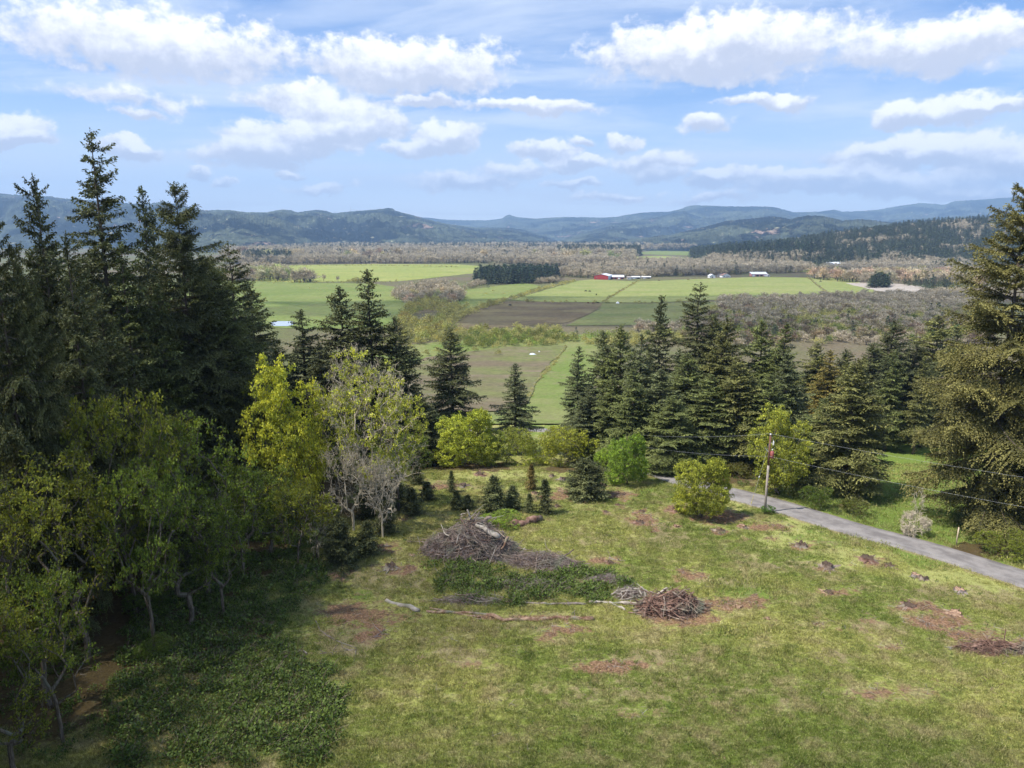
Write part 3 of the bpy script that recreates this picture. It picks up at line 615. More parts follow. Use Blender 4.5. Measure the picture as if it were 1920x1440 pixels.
DEC['barebush'] = limb_tree('bare_bush', 2.5, 1.8, 21, 150, .1, 0, bark_=M_lich, multi=8, trunk=.15, zc=.45, zr=.5, twig=4, twl=.35, r0=.05)
RCH = {}
for k_, (m_, h_) in FIR.items(): RCH[k_] = reach(m_[1])
for k_, m_ in DEC.items(): RCH[k_] = reach(m_[1] or m_[0])
BASEC = {}
def put_tree(name, var, x, y, h, width=None, label=None, cat='tree', group=None, color=None, rz=None, sink=.15, z=None):
    """a tree: Empty at its base, trunk and crown as parts; WIDTH is the crown's diameter in metres"""
    m = FIR[var][0] if var in FIR else DEC[var]
    rch, top = RCH[var]
    sz = h / top; sx = sz if width is None else width / 2 / rch
    z = Hs(x, y) - sink if z is None else z
    r = empty(name, (x, y, z), random.uniform(0, 6.28) if rz is None else rz); tag(r, label, cat, group); r.scale = (sx, sx, sz)
    t = obj('trunk', m[0], r); c = None
    if m[1]:
        c = obj('crown', m[1], r); c.color = (*(color or (1, 1, 1)), 1)
    return r
def tree_px(name, var, px, py, Y, wpx=None, **k):
    """tree whose top shows at a pixel and which stands Y metres ahead"""
    wpx = wpx * 1.1 if wpx and 108 < Y < 145 else wpx
    x, zt = ztop(px, py, Y); h = zt - Hs(x, Y); dist = Y * CP - zt * SP
    return put_tree(name, var, x, Y, h + .15, None if wpx is None else wpx * dist / F, **k)
def base_px(name, var, px, py, hpx, wpx=None, **k):
    """plant whose base shows at a pixel, with its height in pixels"""
    p = at(px, py); dep = p[1] * CP - p[2] * SP; ang_ = math.atan2((py - 720), F) + PITCH
    h = hpx * dep / F / math.cos(ang_)
    return put_tree(name, var, p[0], p[1], h, None if wpx is None else wpx * dep / F, sink=.05, **k)
random.seed(3)
OLV, BLU, GRN, DRK, TAN = (1.35, 1.32, 1.02), (1.02, 1.12, 1.15), (1.15, 1.28, .98), (.88, .93, .88), (1.7, 1.35, .85)
GL = 'tall firs of the shaded forest'
for a in [
 ('tall', 170, 238, 86, 225, 'tallest fir, its ragged spire rising above every other tree into the clouds', DRK),
 ('tall2', 66, 322, 70, 200, 'dark fir with a forked looking top just beside the tallest fir', DRK),
 ('tall2', -40, 300, 56, 170, 'dark fir at the very edge whose long branches reach in from outside', DRK),
 ('slim', 262, 348, 100, 120, 'slim fir with two narrow tips behind the tallest fir', BLU),
 ('wide', 328, 340, 93, 240, 'broad dark fir with drooping tiered limbs at the forest edge over the green field', DRK),
 ('slim', 283, 390, 106, 100, 'thin pointed fir squeezed between the two highest firs', BLU),
 ('tall2', 118, 430, 66, 170, 'dark fir crown filling the gap left of the tallest fir trunk', DRK), ('wide', 20, 450, 58, 170, 'very dark wide fir at the extreme edge of the shaded forest', DRK), ('tall', 225, 445, 84, 160, 'dark fir standing directly below and right of the tallest spire', GRN),
 ('tall', 395, 500, 98, 135, 'narrow dark fir on the right flank of the broad tiered fir', DRK), ('cone', 370, 560, 92, 150, 'shorter dark fir under the broad tiered fir', DRK), ('wide', 60, 520, 70, 190, 'wide greenish fir low at the edge beneath the forked top fir', GRN), ('cone', 180, 540, 78, 170, 'dark fir behind the olive green maple under the tallest spire', DRK), ('cone2', 290, 530, 88, 150, 'dark fir just behind the rounded fresh green maple', GRN),
 ('slim', 425, 600, 96, 110, 'slim outermost dark fir of the shaded forest next to the yellow maples', DRK), ('cone', -60, 480, 60, 160, 'dark fir wholly at the frame edge below the reaching branches', DRK)]:
    v, px, py, Y, wp, lab, col = a
    tree_px('fir_tree', v, px, py, Y, wp, label=lab or 'dark fir packed into the shaded forest beneath the tallest spires', cat='fir tree', group=None if lab else GL, color=col)
for i in range(34):
    px = random.uniform(-160, 430); Y = random.uniform(78 if px < 150 else 98, 150); py = random.uniform(450, 600) - (Y - 78) * .3
    tree_px('fir_tree', random.choice(['tall2', 'cone', 'cone2', 'wide', 'tall']), px, py, Y, None, label='dark fir packed into the shaded forest beneath the tallest spires', cat='fir tree', group=GL, color=random.choice([DRK, GRN, BLU]))
# the same forest goes on past the frame and shades the clearing
for i in range(26):
    x = random.uniform(-112, -50); y = random.uniform(22, 84)
    if x / y > -.80: x = -.80 * y - random.uniform(3, 18)
    put_tree('fir_tree', random.choice(['tall2', 'wide', 'tall', 'cone']), x, y, random.uniform(34, 44), None, label='dark fir packed into the shaded forest beneath the tallest spires', cat='fir tree', group=GL, color=DRK)
GM = 'firs standing in the middle distance below the valley'
for a in [
 ('cone', 470, 528, 140, 135, 'fir with a brownish pointed crown beside the shaded forest, below the green field', OLV), ('cone2', 562, 578, 132, 140, 'shorter greyish green fir between the pond and the twin dark firs', BLU),
 ('cone', 630, 533, 132, 140, 'dark conical fir just beside the tallest of the twin firs', DRK), ('cone2', 692, 503, 130, 150, 'tallest dark fir behind the half bare maple', DRK),
 ('cone', 735, 590, 128, 120, 'dark fir leaning on the flank of the tallest twin fir', DRK), ('cone2', 600, 640, 126, 110, 'low fir hidden behind the yellow green maples', DRK),
 ('cone', 762, 700, 128, 110, 'shadowy fir standing behind the half bare maple', DRK), ('cone', 520, 640, 126, 120, 'low grey green fir above the yellow maple crown', BLU), ('cone2', 660, 660, 126, 120, 'dark fir glimpsed through bare maple twigs', DRK),
 ('cone', 792, 745, 124, 90, 'small dark fir at the clearing edge beside the lone fir', DRK),
 ('cone', 848, 612, 138, 112, 'lone dark fir with wide skirts behind the round yellow green bush', DRK), ('slim', 968, 680, 140, 82, 'smaller lone fir standing by the bend of the valley road', BLU),
 ('cone2', 1085, 648, 138, 74, 'slim fir at the near end of the roadside fir stand', BLU), ('cone', 1128, 618, 140, 90, 'second fir from the near end of the roadside stand', BLU), ('cone', 1168, 606, 136, 100, 'third fir from the near end of the roadside stand, bushy and green', GRN), ('cone2', 1205, 625, 128, 100, 'bluish fir just left of the narrow dark spire', BLU),
 ('slim', 1245, 553, 142, 84, 'narrow dark fir spire, second highest of the roadside stand', DRK), ('tall', 1312, 528, 140, 125, 'highest fir of the roadside stand with a dark double spire', DRK),
 ('cone', 1345, 585, 136, 110, 'fir crowded against the highest roadside fir', DRK), ('cone', 1368, 592, 130, 110, 'brownish green fir just right of the highest roadside fir', OLV), ('cone', 1425, 598, 132, 112, 'full green fir halfway along the roadside stand behind the utility pole', GRN), ('cone2', 1474, 603, 128, 96, 'grey green round topped fir right of the halfway fir', GRN), ('cone', 1385, 665, 118, 120, 'olive fir in the front row above the lone yellow green bush', OLV),
 ('cone2', 1480, 660, 122, 105, 'bluish fir rising above the yellow green maple by the pole', BLU), ('cone', 1530, 640, 150, 105, 'olive fir at the back just left of the yellowish olive fir', OLV), ('cone2', 1560, 655, 142, 90, 'yellowish olive fir among the roadside firs', TAN), ('cone', 1590, 652, 150, 100, 'dark fir above the large olive roadside fir', DRK), ('cone', 1640, 640, 152, 110, 'dark fir at the back of the stand left of the tallest one over the meadow', DRK),
 ('cone', 1682, 598, 158, 125, 'tall dark fir at the back of the roadside stand above the bright meadow', DRK), ('cone', 1755, 588, 165, 140, 'dark fir behind the big mossy tree at the meadow edge', OLV), ('cone', 1725, 640, 160, 110, 'dark fir filling the gap behind the bright meadow hedge', DRK), ('cone2', 1800, 610, 150, 120, 'fir half hidden behind the huge mossy tree', DRK),
 ('cone', 1235, 690, 122, 110, 'front row bluish fir left of the narrow dark spire', BLU), ('cone', 1290, 660, 126, 120, 'front row fir under the highest roadside fir', GRN), ('cone2', 1150, 700, 126, 90, 'low front fir above the bright green dense bush', GRN), ('cone2', 1110, 720, 130, 80, 'lowest bluish fir at the near corner of the roadside stand', BLU), ('cone', 1330, 700, 118, 120, 'front row green fir above the lone yellow green bush', GRN), ('cone', 1440, 700, 116, 110, 'front row fir directly behind the utility pole wires', GRN),
 ('cone2', 1190, 690, 120, 100, 'front row fir between the bright green bush and narrow dark spire', GRN), ('cone', 1265, 740, 114, 105, 'short front fir whose trunk meets the far side of the lane', GRN), ('cone2', 1090, 745, 128, 70, 'small fir at the road bend end of the stand', BLU),
 ('cone', 1610, 668, 102, 150, 'large olive fir with a bare lower trunk beside the lane and bright meadow', OLV), ('cone', 1550, 745, 108, 110, 'dense green fir growing between the maple and the large olive roadside fir', GRN), ('cone2', 1505, 830, 106, 80, 'short bushy fir beside the lane behind the utility pole', GRN)]:
    v, px, py, Y, wp, lab, col = a
    tree_px('fir_tree', v, px, py, Y, wp, label=lab or 'green conical fir packed into the stand along the lane', cat='fir tree', group=None if lab else 'firs of the stand along the lane', color=col)
for i in range(30):
    px = random.uniform(1085, 1780); Y = random.uniform(134, 172); py = random.uniform(640, 720)
    tree_px('fir_tree', random.choice(['cone', 'cone2', 'slim']), px, py, Y, None, label='green conical fir packed into the stand along the lane', cat='fir tree', group='firs of the stand along the lane', color=random.choice([DRK, GRN, BLU, OLV]))
# the great mossy fir and its neighbours on the right
tree_px('fir_tree', 'wide', 1930, 338, 86, 290, label='huge mossy golden green fir towering at the edge beside the lane', cat='fir tree', color=(1.22, 1.10, .85), rz=.6)
tree_px('fir_tree', 'wide', 2030, 440, 88, 300, label='second golden green fir partly cut off beside the huge mossy fir', cat='fir tree', color=(1.15, 1.05, .85))
tree_px('fir_tree', 'cone', 1905, 810, 88, 120, label='low bushy fir at the foot of the huge mossy fir', cat='fir tree', color=(1.1, 1.05, .85))
tree_px('fir_tree', 'shrubby', 1935, 925, 86, 100, label='dense shrubby fir over the lane edge below the huge mossy fir', cat='fir tree', color=(1.3, 1.2, .9))
base_px('oak_tree', 'oak', 1812, 965, 135, 120, label='gnarled mossy oak with pale new leaves leaning over the bright meadow', cat='oak tree', color=(.8, 1.0, .9))
for i in range(22):
    y = random.uniform(10, 50); x = -(.72 * y + 13) - random.uniform(0, 22)
    put_tree('fir_tree', random.choice(['tall2', 'cone', 'tall']), x, y, random.uniform(36, 44), None, label='dark fir packed into the shaded forest beneath the tallest spires', cat='fir tree', group=GL, color=DRK)
# leafy trees
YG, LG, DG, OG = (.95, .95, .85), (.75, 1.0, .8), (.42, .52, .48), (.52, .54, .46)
for a in [
 ('treelet', 530, 655, 88, 160, 'full yellow green maple beside the shaded forest', (1.15, 1.12, .85)), ('maple', 480, 690, 96, 80, 'narrow yellow green maple tucked against the shaded forest', YG),
 ('halfbare', 690, 655, 90, 215, 'half bare maple with pale lichened limbs and yellow green leaves', YG), ('maple2', 740, 730, 92, 110, 'leafy yellow green maple side crown beside the half bare maple', YG),
 ('mossy', 655, 822, 84, 125, 'leafless tree with white lichened branches in front of the half bare maple', YG), ('mossy', 712, 850, 82, 100, 'low leafless lichened tree at the clearing edge', YG),
 ('maple2', 620, 720, 94, 100, 'thin yellow maple between the full maple and the half bare one', YG),
 ('treelet', 1470, 755, 100, 110, 'yellow green maple growing just behind the utility pole', YG)]:
    v, px, py, Y, wp, lab, col = a
    tree_px('maple_tree', v, px, py, Y, wp, label=lab, cat='maple tree', color=col)
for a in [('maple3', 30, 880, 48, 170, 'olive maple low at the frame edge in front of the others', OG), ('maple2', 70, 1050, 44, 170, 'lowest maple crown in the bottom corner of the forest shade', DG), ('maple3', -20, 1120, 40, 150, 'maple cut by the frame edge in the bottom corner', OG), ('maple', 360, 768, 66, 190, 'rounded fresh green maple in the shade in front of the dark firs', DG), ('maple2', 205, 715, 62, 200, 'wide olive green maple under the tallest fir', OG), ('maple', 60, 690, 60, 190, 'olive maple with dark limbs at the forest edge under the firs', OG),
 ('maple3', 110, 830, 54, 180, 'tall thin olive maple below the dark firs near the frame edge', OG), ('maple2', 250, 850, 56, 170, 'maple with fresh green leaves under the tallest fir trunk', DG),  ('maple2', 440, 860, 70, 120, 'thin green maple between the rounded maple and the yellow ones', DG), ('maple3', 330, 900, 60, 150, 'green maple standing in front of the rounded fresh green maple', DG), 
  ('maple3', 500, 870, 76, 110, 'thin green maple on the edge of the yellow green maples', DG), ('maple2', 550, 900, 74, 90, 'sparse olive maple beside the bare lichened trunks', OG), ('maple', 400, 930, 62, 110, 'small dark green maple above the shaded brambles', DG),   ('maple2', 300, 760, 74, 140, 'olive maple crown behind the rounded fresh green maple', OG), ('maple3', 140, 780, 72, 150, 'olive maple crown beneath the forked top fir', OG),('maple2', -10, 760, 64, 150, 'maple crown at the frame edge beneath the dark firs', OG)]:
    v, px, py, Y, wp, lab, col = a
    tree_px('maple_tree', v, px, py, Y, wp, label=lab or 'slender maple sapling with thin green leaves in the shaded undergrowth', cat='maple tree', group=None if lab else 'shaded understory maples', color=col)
random.seed(31)
for i in range(26):
    px = random.uniform(-60, 610); py = random.uniform(930, 1130) if px < 380 else random.uniform(905, 1050); p_ = at(px, py)
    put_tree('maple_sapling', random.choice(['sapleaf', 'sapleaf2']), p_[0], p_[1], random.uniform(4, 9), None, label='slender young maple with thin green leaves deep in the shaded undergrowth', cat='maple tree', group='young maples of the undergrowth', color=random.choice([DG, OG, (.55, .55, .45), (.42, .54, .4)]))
for i in range(16):
    px = random.uniform(-20, 600); py = random.uniform(930, 1250) if px < 330 else random.uniform(905, 1010); p_ = at(px, py)
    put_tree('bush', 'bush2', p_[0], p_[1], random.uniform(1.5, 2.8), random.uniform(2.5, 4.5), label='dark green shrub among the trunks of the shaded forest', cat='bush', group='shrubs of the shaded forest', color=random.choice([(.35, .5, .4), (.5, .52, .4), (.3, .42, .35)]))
# bushes and small firs round the clearing
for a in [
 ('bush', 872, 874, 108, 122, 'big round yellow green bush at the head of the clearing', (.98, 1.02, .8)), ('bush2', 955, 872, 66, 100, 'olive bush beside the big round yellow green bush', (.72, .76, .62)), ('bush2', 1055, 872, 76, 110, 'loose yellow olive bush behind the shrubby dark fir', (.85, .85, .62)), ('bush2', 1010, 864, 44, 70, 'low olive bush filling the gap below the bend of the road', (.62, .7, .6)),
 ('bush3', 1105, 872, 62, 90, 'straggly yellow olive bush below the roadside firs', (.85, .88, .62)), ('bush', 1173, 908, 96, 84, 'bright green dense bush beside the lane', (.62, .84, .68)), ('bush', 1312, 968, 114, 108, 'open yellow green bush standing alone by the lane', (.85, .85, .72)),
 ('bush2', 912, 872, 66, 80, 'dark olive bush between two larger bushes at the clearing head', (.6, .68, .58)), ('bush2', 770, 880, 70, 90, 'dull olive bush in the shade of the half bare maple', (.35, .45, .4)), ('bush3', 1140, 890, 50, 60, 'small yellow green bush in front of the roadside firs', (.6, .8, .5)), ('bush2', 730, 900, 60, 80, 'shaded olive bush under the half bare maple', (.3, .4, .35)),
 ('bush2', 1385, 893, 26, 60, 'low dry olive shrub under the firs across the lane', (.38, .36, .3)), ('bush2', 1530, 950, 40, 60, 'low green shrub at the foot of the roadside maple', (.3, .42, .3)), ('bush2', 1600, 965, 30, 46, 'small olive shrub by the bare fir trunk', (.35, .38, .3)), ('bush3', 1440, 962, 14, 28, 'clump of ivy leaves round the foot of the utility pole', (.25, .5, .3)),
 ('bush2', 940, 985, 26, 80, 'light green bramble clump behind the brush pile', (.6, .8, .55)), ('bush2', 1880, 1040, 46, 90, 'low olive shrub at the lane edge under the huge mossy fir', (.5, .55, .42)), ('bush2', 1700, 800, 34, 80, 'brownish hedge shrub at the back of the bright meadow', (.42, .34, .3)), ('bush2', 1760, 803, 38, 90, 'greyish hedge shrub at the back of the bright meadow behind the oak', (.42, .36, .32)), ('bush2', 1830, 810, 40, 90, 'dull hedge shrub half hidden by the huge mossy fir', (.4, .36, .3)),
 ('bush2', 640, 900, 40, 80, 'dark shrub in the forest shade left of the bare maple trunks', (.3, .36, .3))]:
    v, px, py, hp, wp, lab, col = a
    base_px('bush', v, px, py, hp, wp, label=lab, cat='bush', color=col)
base_px('bare_sapling', 'sapling', 1716, 985, 74, 26, label='thin leafless sapling in the bright meadow edge across the lane', cat='sapling')
base_px('bare_bush', 'barebush', 1712, 1002, 42, 58, label='low grey lichened bush at the foot of the leafless sapling', cat='bush')
base_px('bare_bush', 'barebush', 1160, 850, 44, 30, label='pale blossoming twiggy bush near the bend of the road', cat='bush')
base_px('bare_sapling', 'sapling', 598, 1050, 100, 46, label='spindly leafless sapling in the shaded undergrowth', cat='sapling')
base_px('bare_sapling', 'sapling', 428, 1010, 110, 60, label='leafless grey sapling among the shaded maples', cat='sapling')
base_px('thin_fir', 'young2', 996, 918, 50, 26, label='thin see-through young fir at the clearing head', cat='fir tree', color=(1.5, 1.1, .8))
DF = (1.25, 1.35, 1.25)
for a in [
 ('young', 926, 962, 70, 42, 'largest of the young firs behind the brush pile', DF), ('young', 960, 955, 46, 30, 'young fir just beside the largest young fir', DF), ('young2', 1022, 963, 66, 32, 'dark upright young fir above the fallen log', DRK), ('young2', 993, 962, 38, 22, 'faint small young fir between two darker young firs', DF),
 ('young2', 847, 923, 42, 18, 'small young fir standing by the uprooted stump', DF), ('young', 857, 955, 36, 22, 'short young fir left of the largest young fir', DF), ('young', 877, 955, 28, 22, 'tiny young fir just behind the brush pile', DF), ('shrubby', 1097, 932, 76, 72, 'squat dark shrubby fir casting a shadow on the clearing', DRK),
 ('young', 724, 1000, 62, 36, 'young fir at the edge of the forest shade', DRK), ('young', 690, 1040, 62, 40, 'young fir beside the reddish stump in the forest shade', DRK), ('shrubby', 640, 1060, 90, 62, 'dark bushy fir at the corner of the forest shade', DRK), ('young', 773, 965, 50, 34, 'young fir nearest the shaded maples', DRK), ('young', 800, 938, 36, 26, 'small young fir in the shade near the clearing head', DRK),
 ('shrubby', 735, 950, 60, 60, 'low dark fir clump under the bare maple', DRK), ('shrubby', 700, 965, 60, 60, 'low dark fir at the foot of the bare maple', DRK), ('young', 782, 908, 36, 22, 'tiny dark fir at the far corner of the clearing', DRK), ('shrubby', 370, 1060, 120, 90, 'bushy dark fir deep in the forest shade', DRK)]:
    v, px, py, hp, wp, lab, col = a
    base_px('young_fir', v, px, py, hp, wp * 1.18, label=lab, cat='fir tree', color=col)

# ------------------------------------------------------------------ woods of the valley
def far_conifer(name, seed):
    g = np.random.default_rng(seed); b = MB(); b.tubes([[0, 0, -.05]], [[0, 0, .95]], .022, .004, 4, 1)
    n = 150; t = g.uniform(.06, 1, n) ** .8; a = g.uniform(0, 6.28, n); r = .205 * (1 - t) ** .8 * g.uniform(.25, 1.1, n) + .008
    P = np.stack([np.cos(a) * r * .55, np.sin(a) * r * .55, t * .96 + .02], 1); D = np.stack([np.cos(a), np.sin(a), -.35 + .5 * t], 1) + g.normal(0, .15, (n, 3))
    b.cards(P, D, unit(g.normal(0, .4, (n, 3)) + [0, 0, 1]), .045 + r * .75, .05 + .035 * g.random(n), 0, g.random(n)); P = np.array([[0, 0, .88]] * 6); b.cards(P, unit(g.normal(0, .3, (6, 3)) + [0, 0, 1]), unit(g.normal(0, 1, (6, 3))), .12, .03, 0, g.random(6))
    return b.mesh(name, [M_farcon, M_bark])
def far_round(name, seed, mat, n=260, w_=.42, low=.12, thin_=.018, ln=.10, trunk=True, lean=.5):
    g = np.random.default_rng(seed); b = MB()
    if trunk:
        for i in range(5):
            a = g.uniform(0, 6.28); b.tubes([[0, 0, -.03]], [[math.cos(a) * .04, math.sin(a) * .04, .3]], .018, .014, 4, 1); b.tubes([[math.cos(a) * .04, math.sin(a) * .04, .3]], [[math.cos(a) * w_ * .55, math.sin(a) * w_ * .55, g.uniform(.6, .85)]], .014, .004, 3, 1)
    nc = 11; C = np.stack([g.normal(0, w_ * .42, nc), g.normal(0, w_ * .42, nc), g.uniform(low + .15, .82, nc)], 1); C[:, :2] *= np.sqrt(np.clip(1.2 - C[:, 2:3], .2, 1))
    k = g.integers(0, nc, n); P = C[k] + g.normal(0, .5, (n, 3)) * np.array([w_ * .38, w_ * .38, .17]); P[:, 2] = np.clip(P[:, 2], low * .3, 1.0)
    cen = np.array([0, 0, .3]); D = unit(unit(P - cen) * lean + g.normal(0, .45, (n, 3)) + [0, 0, .35])
    b.cards(P, D, unit(g.normal(0, 1, (n, 3))), ln * g.uniform(.6, 1.5, n), thin_ * g.uniform(.6, 1.6, n), 0, np.clip(np.repeat(g.random(nc), 1)[k] * .7 + g.random(n) * .3, 0, 1))
    return b.mesh(name, [mat, M_bark if mat is not M_farbare else M_mbark])
PC = [far_conifer('conifer_%s' % c, 50 + i) for i, c in enumerate('abcd')]
PB = [far_round('bare_tree_%s' % c, 60 + i, M_farbare, 420, .42, .16, .036, .11) for i, c in enumerate('abcd')]
PS = [far_round('scrub_%s' % c, 70 + i, M_farbush, 300, .62, 0.0, .055, .10, False, .4) for i, c in enumerate('abc')]
def worldpoly(poly): return np.array([at(*p)[:2] for p in poly])
def sample(poly, sp, seed, maxn=20000):
    g = np.random.default_rng(seed); W = worldpoly(poly); x0, y0 = W.min(0); x1, y1 = W.max(0)
    gx, gy = np.meshgrid(np.arange(x0, x1 + sp, sp), np.arange(y0, y1 + sp, sp)); x = gx.ravel() + g.uniform(-.5, .5, gx.size) * sp; y = gy.ravel() + g.uniform(-.5, .5, gx.size) * sp
    m = inpoly(x, y, W); x, y = x[m], y[m]
    return np.stack([x, y, H(x, y) - .1], 1)
KINDS = {'con': [], 'bare': [], 'bush': []}     # rows: point, height, width factor, colour, label, group
def zone(kind, poly, sp, hgt, col, label, group, seed, wf=1.0, thinout=0.0, var=.34, jit=.28):
    P = sample(poly, sp, seed); g = np.random.default_rng(seed + 1)
    if thinout: P = P[perlin(P[:, 0] / (sp * 6), P[:, 1] / (sp * 6), seed) > -0.5 + thinout]
    for p in P:
        kk, cq = kind, np.array(col)
        if kind == 'bare' and hgt > 8:
            u_ = g.random()
            if u_ < .05: kk, cq = 'con', np.array((.75, .9, .8))
            elif u_ < .20: cq = cq * (.78, 1.0, .55)
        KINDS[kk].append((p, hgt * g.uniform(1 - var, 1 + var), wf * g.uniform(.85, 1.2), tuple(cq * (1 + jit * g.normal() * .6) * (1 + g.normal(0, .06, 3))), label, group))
def line(kind, pts, sp, hgt, col, label, group, seed, wf=1.0, spread=.8, skip=.1):
    g = np.random.default_rng(seed); W = worldpoly(pts)
    for a, b_ in zip(W[:-1], W[1:]):
        L = np.linalg.norm(b_ - a); n = max(1, int(L / sp))
        for i in range(n):
            if g.random() < skip: continue
            q = a + (b_ - a) * (i + g.random()) / n + g.normal(0, spread, 2)
            KINDS[kind].append((np.array([q[0], q[1], Hs(*q) - .1]), hgt * g.uniform(.5, 1.3), wf * g.uniform(.8, 1.3), tuple(np.array(col) * (1 + .12 * g.normal())), label, group))
GB, PK, GY_ = (.95, .94, .88), (.98, .88, .82), (.60, .54, .46)
BARE_L = 'leafless grey brown tree in the river woods beyond the green fields'
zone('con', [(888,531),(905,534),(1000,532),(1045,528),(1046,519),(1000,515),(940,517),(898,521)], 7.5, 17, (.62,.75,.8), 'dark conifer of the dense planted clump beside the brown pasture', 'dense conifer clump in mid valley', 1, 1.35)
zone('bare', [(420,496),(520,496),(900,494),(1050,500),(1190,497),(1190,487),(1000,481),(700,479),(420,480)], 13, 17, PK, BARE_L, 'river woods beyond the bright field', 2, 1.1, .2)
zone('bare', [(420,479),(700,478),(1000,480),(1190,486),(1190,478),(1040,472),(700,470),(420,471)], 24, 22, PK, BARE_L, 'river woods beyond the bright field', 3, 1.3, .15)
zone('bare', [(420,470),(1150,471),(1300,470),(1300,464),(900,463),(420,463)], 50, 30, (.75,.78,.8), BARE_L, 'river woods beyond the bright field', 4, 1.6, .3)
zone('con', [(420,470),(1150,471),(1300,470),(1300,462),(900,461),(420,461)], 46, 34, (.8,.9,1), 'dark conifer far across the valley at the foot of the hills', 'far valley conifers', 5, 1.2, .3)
zone('con', [(455,494),(500,496),(548,494),(548,487),(500,484),(458,486)], 14, 25, (.7,.85,.9), 'dark conifer of the clump beyond the left green field', 'conifer clump beyond the left field', 6, 1.1)
zone('con', [(570,490),(700,488),(760,486),(760,478),(640,478),(570,480)], 45, 22, (.7,.85,.9), 'dark conifer scattered in the river woods', 'conifers scattered in the river woods', 7, 1.1, .3)
zone('bare', [(430,527),(545,527),(540,515),(510,507),(470,508),(430,512)], 11, 15, GB, 'leafless tree of the grove left of the bright field', 'grove left of the bright field', 8, 1.2)
zone('bare', [(549,530),(590,530),(588,526),(552,526)], 9, 15, GB, 'leafless tree in the strip between the two green fields', 'trees between the two green fields', 9, 1.2)
for q in [(556,529,17),(607,528,11),(634,529,9)]:
    KINDS['bare'].append((at(q[0], q[1]), q[2], 1.0, GB, 'leafless tree in the strip between the two green fields', 'trees between the two green fields'))
line('bush', [(480,529),(545,531),(640,531),(745,530)], 7, 4.5, (.75,.75,.7), 'low shrub in the strip between the two green fields', 'shrubs between the green fields', 10, 1.2)
line('bush', [(655,530),(690,531)], 3, 8, (.8,.85,.6), 'low shrub in the strip between the two green fields', 'shrubs between the green fields', 12, 1.2)
line('bush', [(500,500),(560,498.5),(700,498),(860,501)], 6, 3.2, (.35,.4,.35), 'dark hedge shrub along the back of the bright field', 'hedge at the back of the bright field', 11, 1.5, .5, .05)
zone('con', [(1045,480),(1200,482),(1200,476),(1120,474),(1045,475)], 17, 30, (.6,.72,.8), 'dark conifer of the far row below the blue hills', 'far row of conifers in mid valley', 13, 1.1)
zone('bare', [(1050,519),(1100,522),(1200,521),(1300,517),(1420,514),(1500,512),(1530,505),(1500,497),(1350,495),(1200,498),(1060,505)], 10, 12, GB, 'leafless tree in the woods behind the red barn', 'woods behind the red barn', 14, 1.2, .25)
zone('bush', [(1110,521),(1200,519),(1290,516),(1290,511),(1120,513)], 14, 7, (1,1.1,.7), 'yellow green shrub behind the red barn', 'shrubs behind the red barn', 15, 1.1, .2)
zone('con', [(1060,519),(1250,520),(1420,513),(1500,510),(1500,498),(1350,497),(1080,507)], 42, 15, (.9,1.0,.85), 'green conifer scattered in the woods behind the red barn', 'conifers behind the red barn', 51, 1.3, .2)
zone('bush', [(1060,519),(1250,520),(1420,513),(1500,510),(1500,498),(1350,497),(1080,507)], 24, 8, (.8,.95,.55), 'yellow green shrub behind the red barn', 'shrubs behind the red barn', 52, 1.1, .2)
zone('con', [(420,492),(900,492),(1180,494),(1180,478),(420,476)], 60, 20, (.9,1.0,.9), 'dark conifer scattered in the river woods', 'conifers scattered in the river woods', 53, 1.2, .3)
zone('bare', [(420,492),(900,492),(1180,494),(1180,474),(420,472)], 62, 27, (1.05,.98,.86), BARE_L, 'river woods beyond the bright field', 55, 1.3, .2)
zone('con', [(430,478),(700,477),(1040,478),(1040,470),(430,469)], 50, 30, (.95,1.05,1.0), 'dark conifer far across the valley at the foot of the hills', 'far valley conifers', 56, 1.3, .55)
zone('bush', [(1350,592),(1860,585),(1860,648),(1300,648)], 16, 6, (.42,.56,.34), 'dull green willow in the thicket beyond the roadside firs', 'willows of the thicket', 57, 1.4, .3)
zone('con', [(1350,592),(1700,588),(1860,585),(1860,648),(1500,650),(1330,640)], 34, 9, (.8,.9,.7), 'small conifer scattered in the thicket beyond the roadside firs', 'small conifers in the thicket', 54, 1.2, .3)
zone('bare', [(1190,497),(1340,496),(1500,492),(1480,484),(1340,489),(1200,490)], 16, 12, (.95,.9,.85), BARE_L, 'woods behind the red barn', 16, 1.2, .25)
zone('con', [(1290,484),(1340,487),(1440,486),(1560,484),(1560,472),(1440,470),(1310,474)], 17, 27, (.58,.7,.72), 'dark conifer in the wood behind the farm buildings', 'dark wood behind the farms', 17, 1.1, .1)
zone('bare', [(1320,494),(1500,492),(1560,484),(1500,484),(1330,488)], 14, 16, GB, 'leafless tree in front of the dark wood behind the farms', 'leafless trees before the dark wood', 18, 1.25, .1)
zone('con', [(1510,502),(1600,502),(1660,500),(1655,486),(1560,484),(1510,490)], 17, 22, (.62,.75,.7), 'dark conifer beside the farm among leafless trees', 'conifers by the far farm', 19, 1.1, .3)
zone('bare', [(1520,524),(1590,530),(1700,533),(1850,540),(1850,500),(1760,492),(1660,488),(1620,500),(1540,512)], 12, 14, (1.05,.93,.84), 'leafless pinkish brown tree in the woods below the conifer hill', 'pinkish woods below the conifer hill', 20, 1.25, .15)
zone('con', [(1740,512),(1830,520),(1850,500),(1760,496)], 10, 15, (.8,1.0,.85), 'young green conifer of the plantation below the hill', 'plantation below the hill', 21, 1.1)
zone('con', [(1690,533),(1740,548),(1800,545),(1780,535)], 12, 12, (.8,.95,.8), 'dark conifer at the edge of the gravel bar', 'conifers at the gravel bar', 22, 1.1)
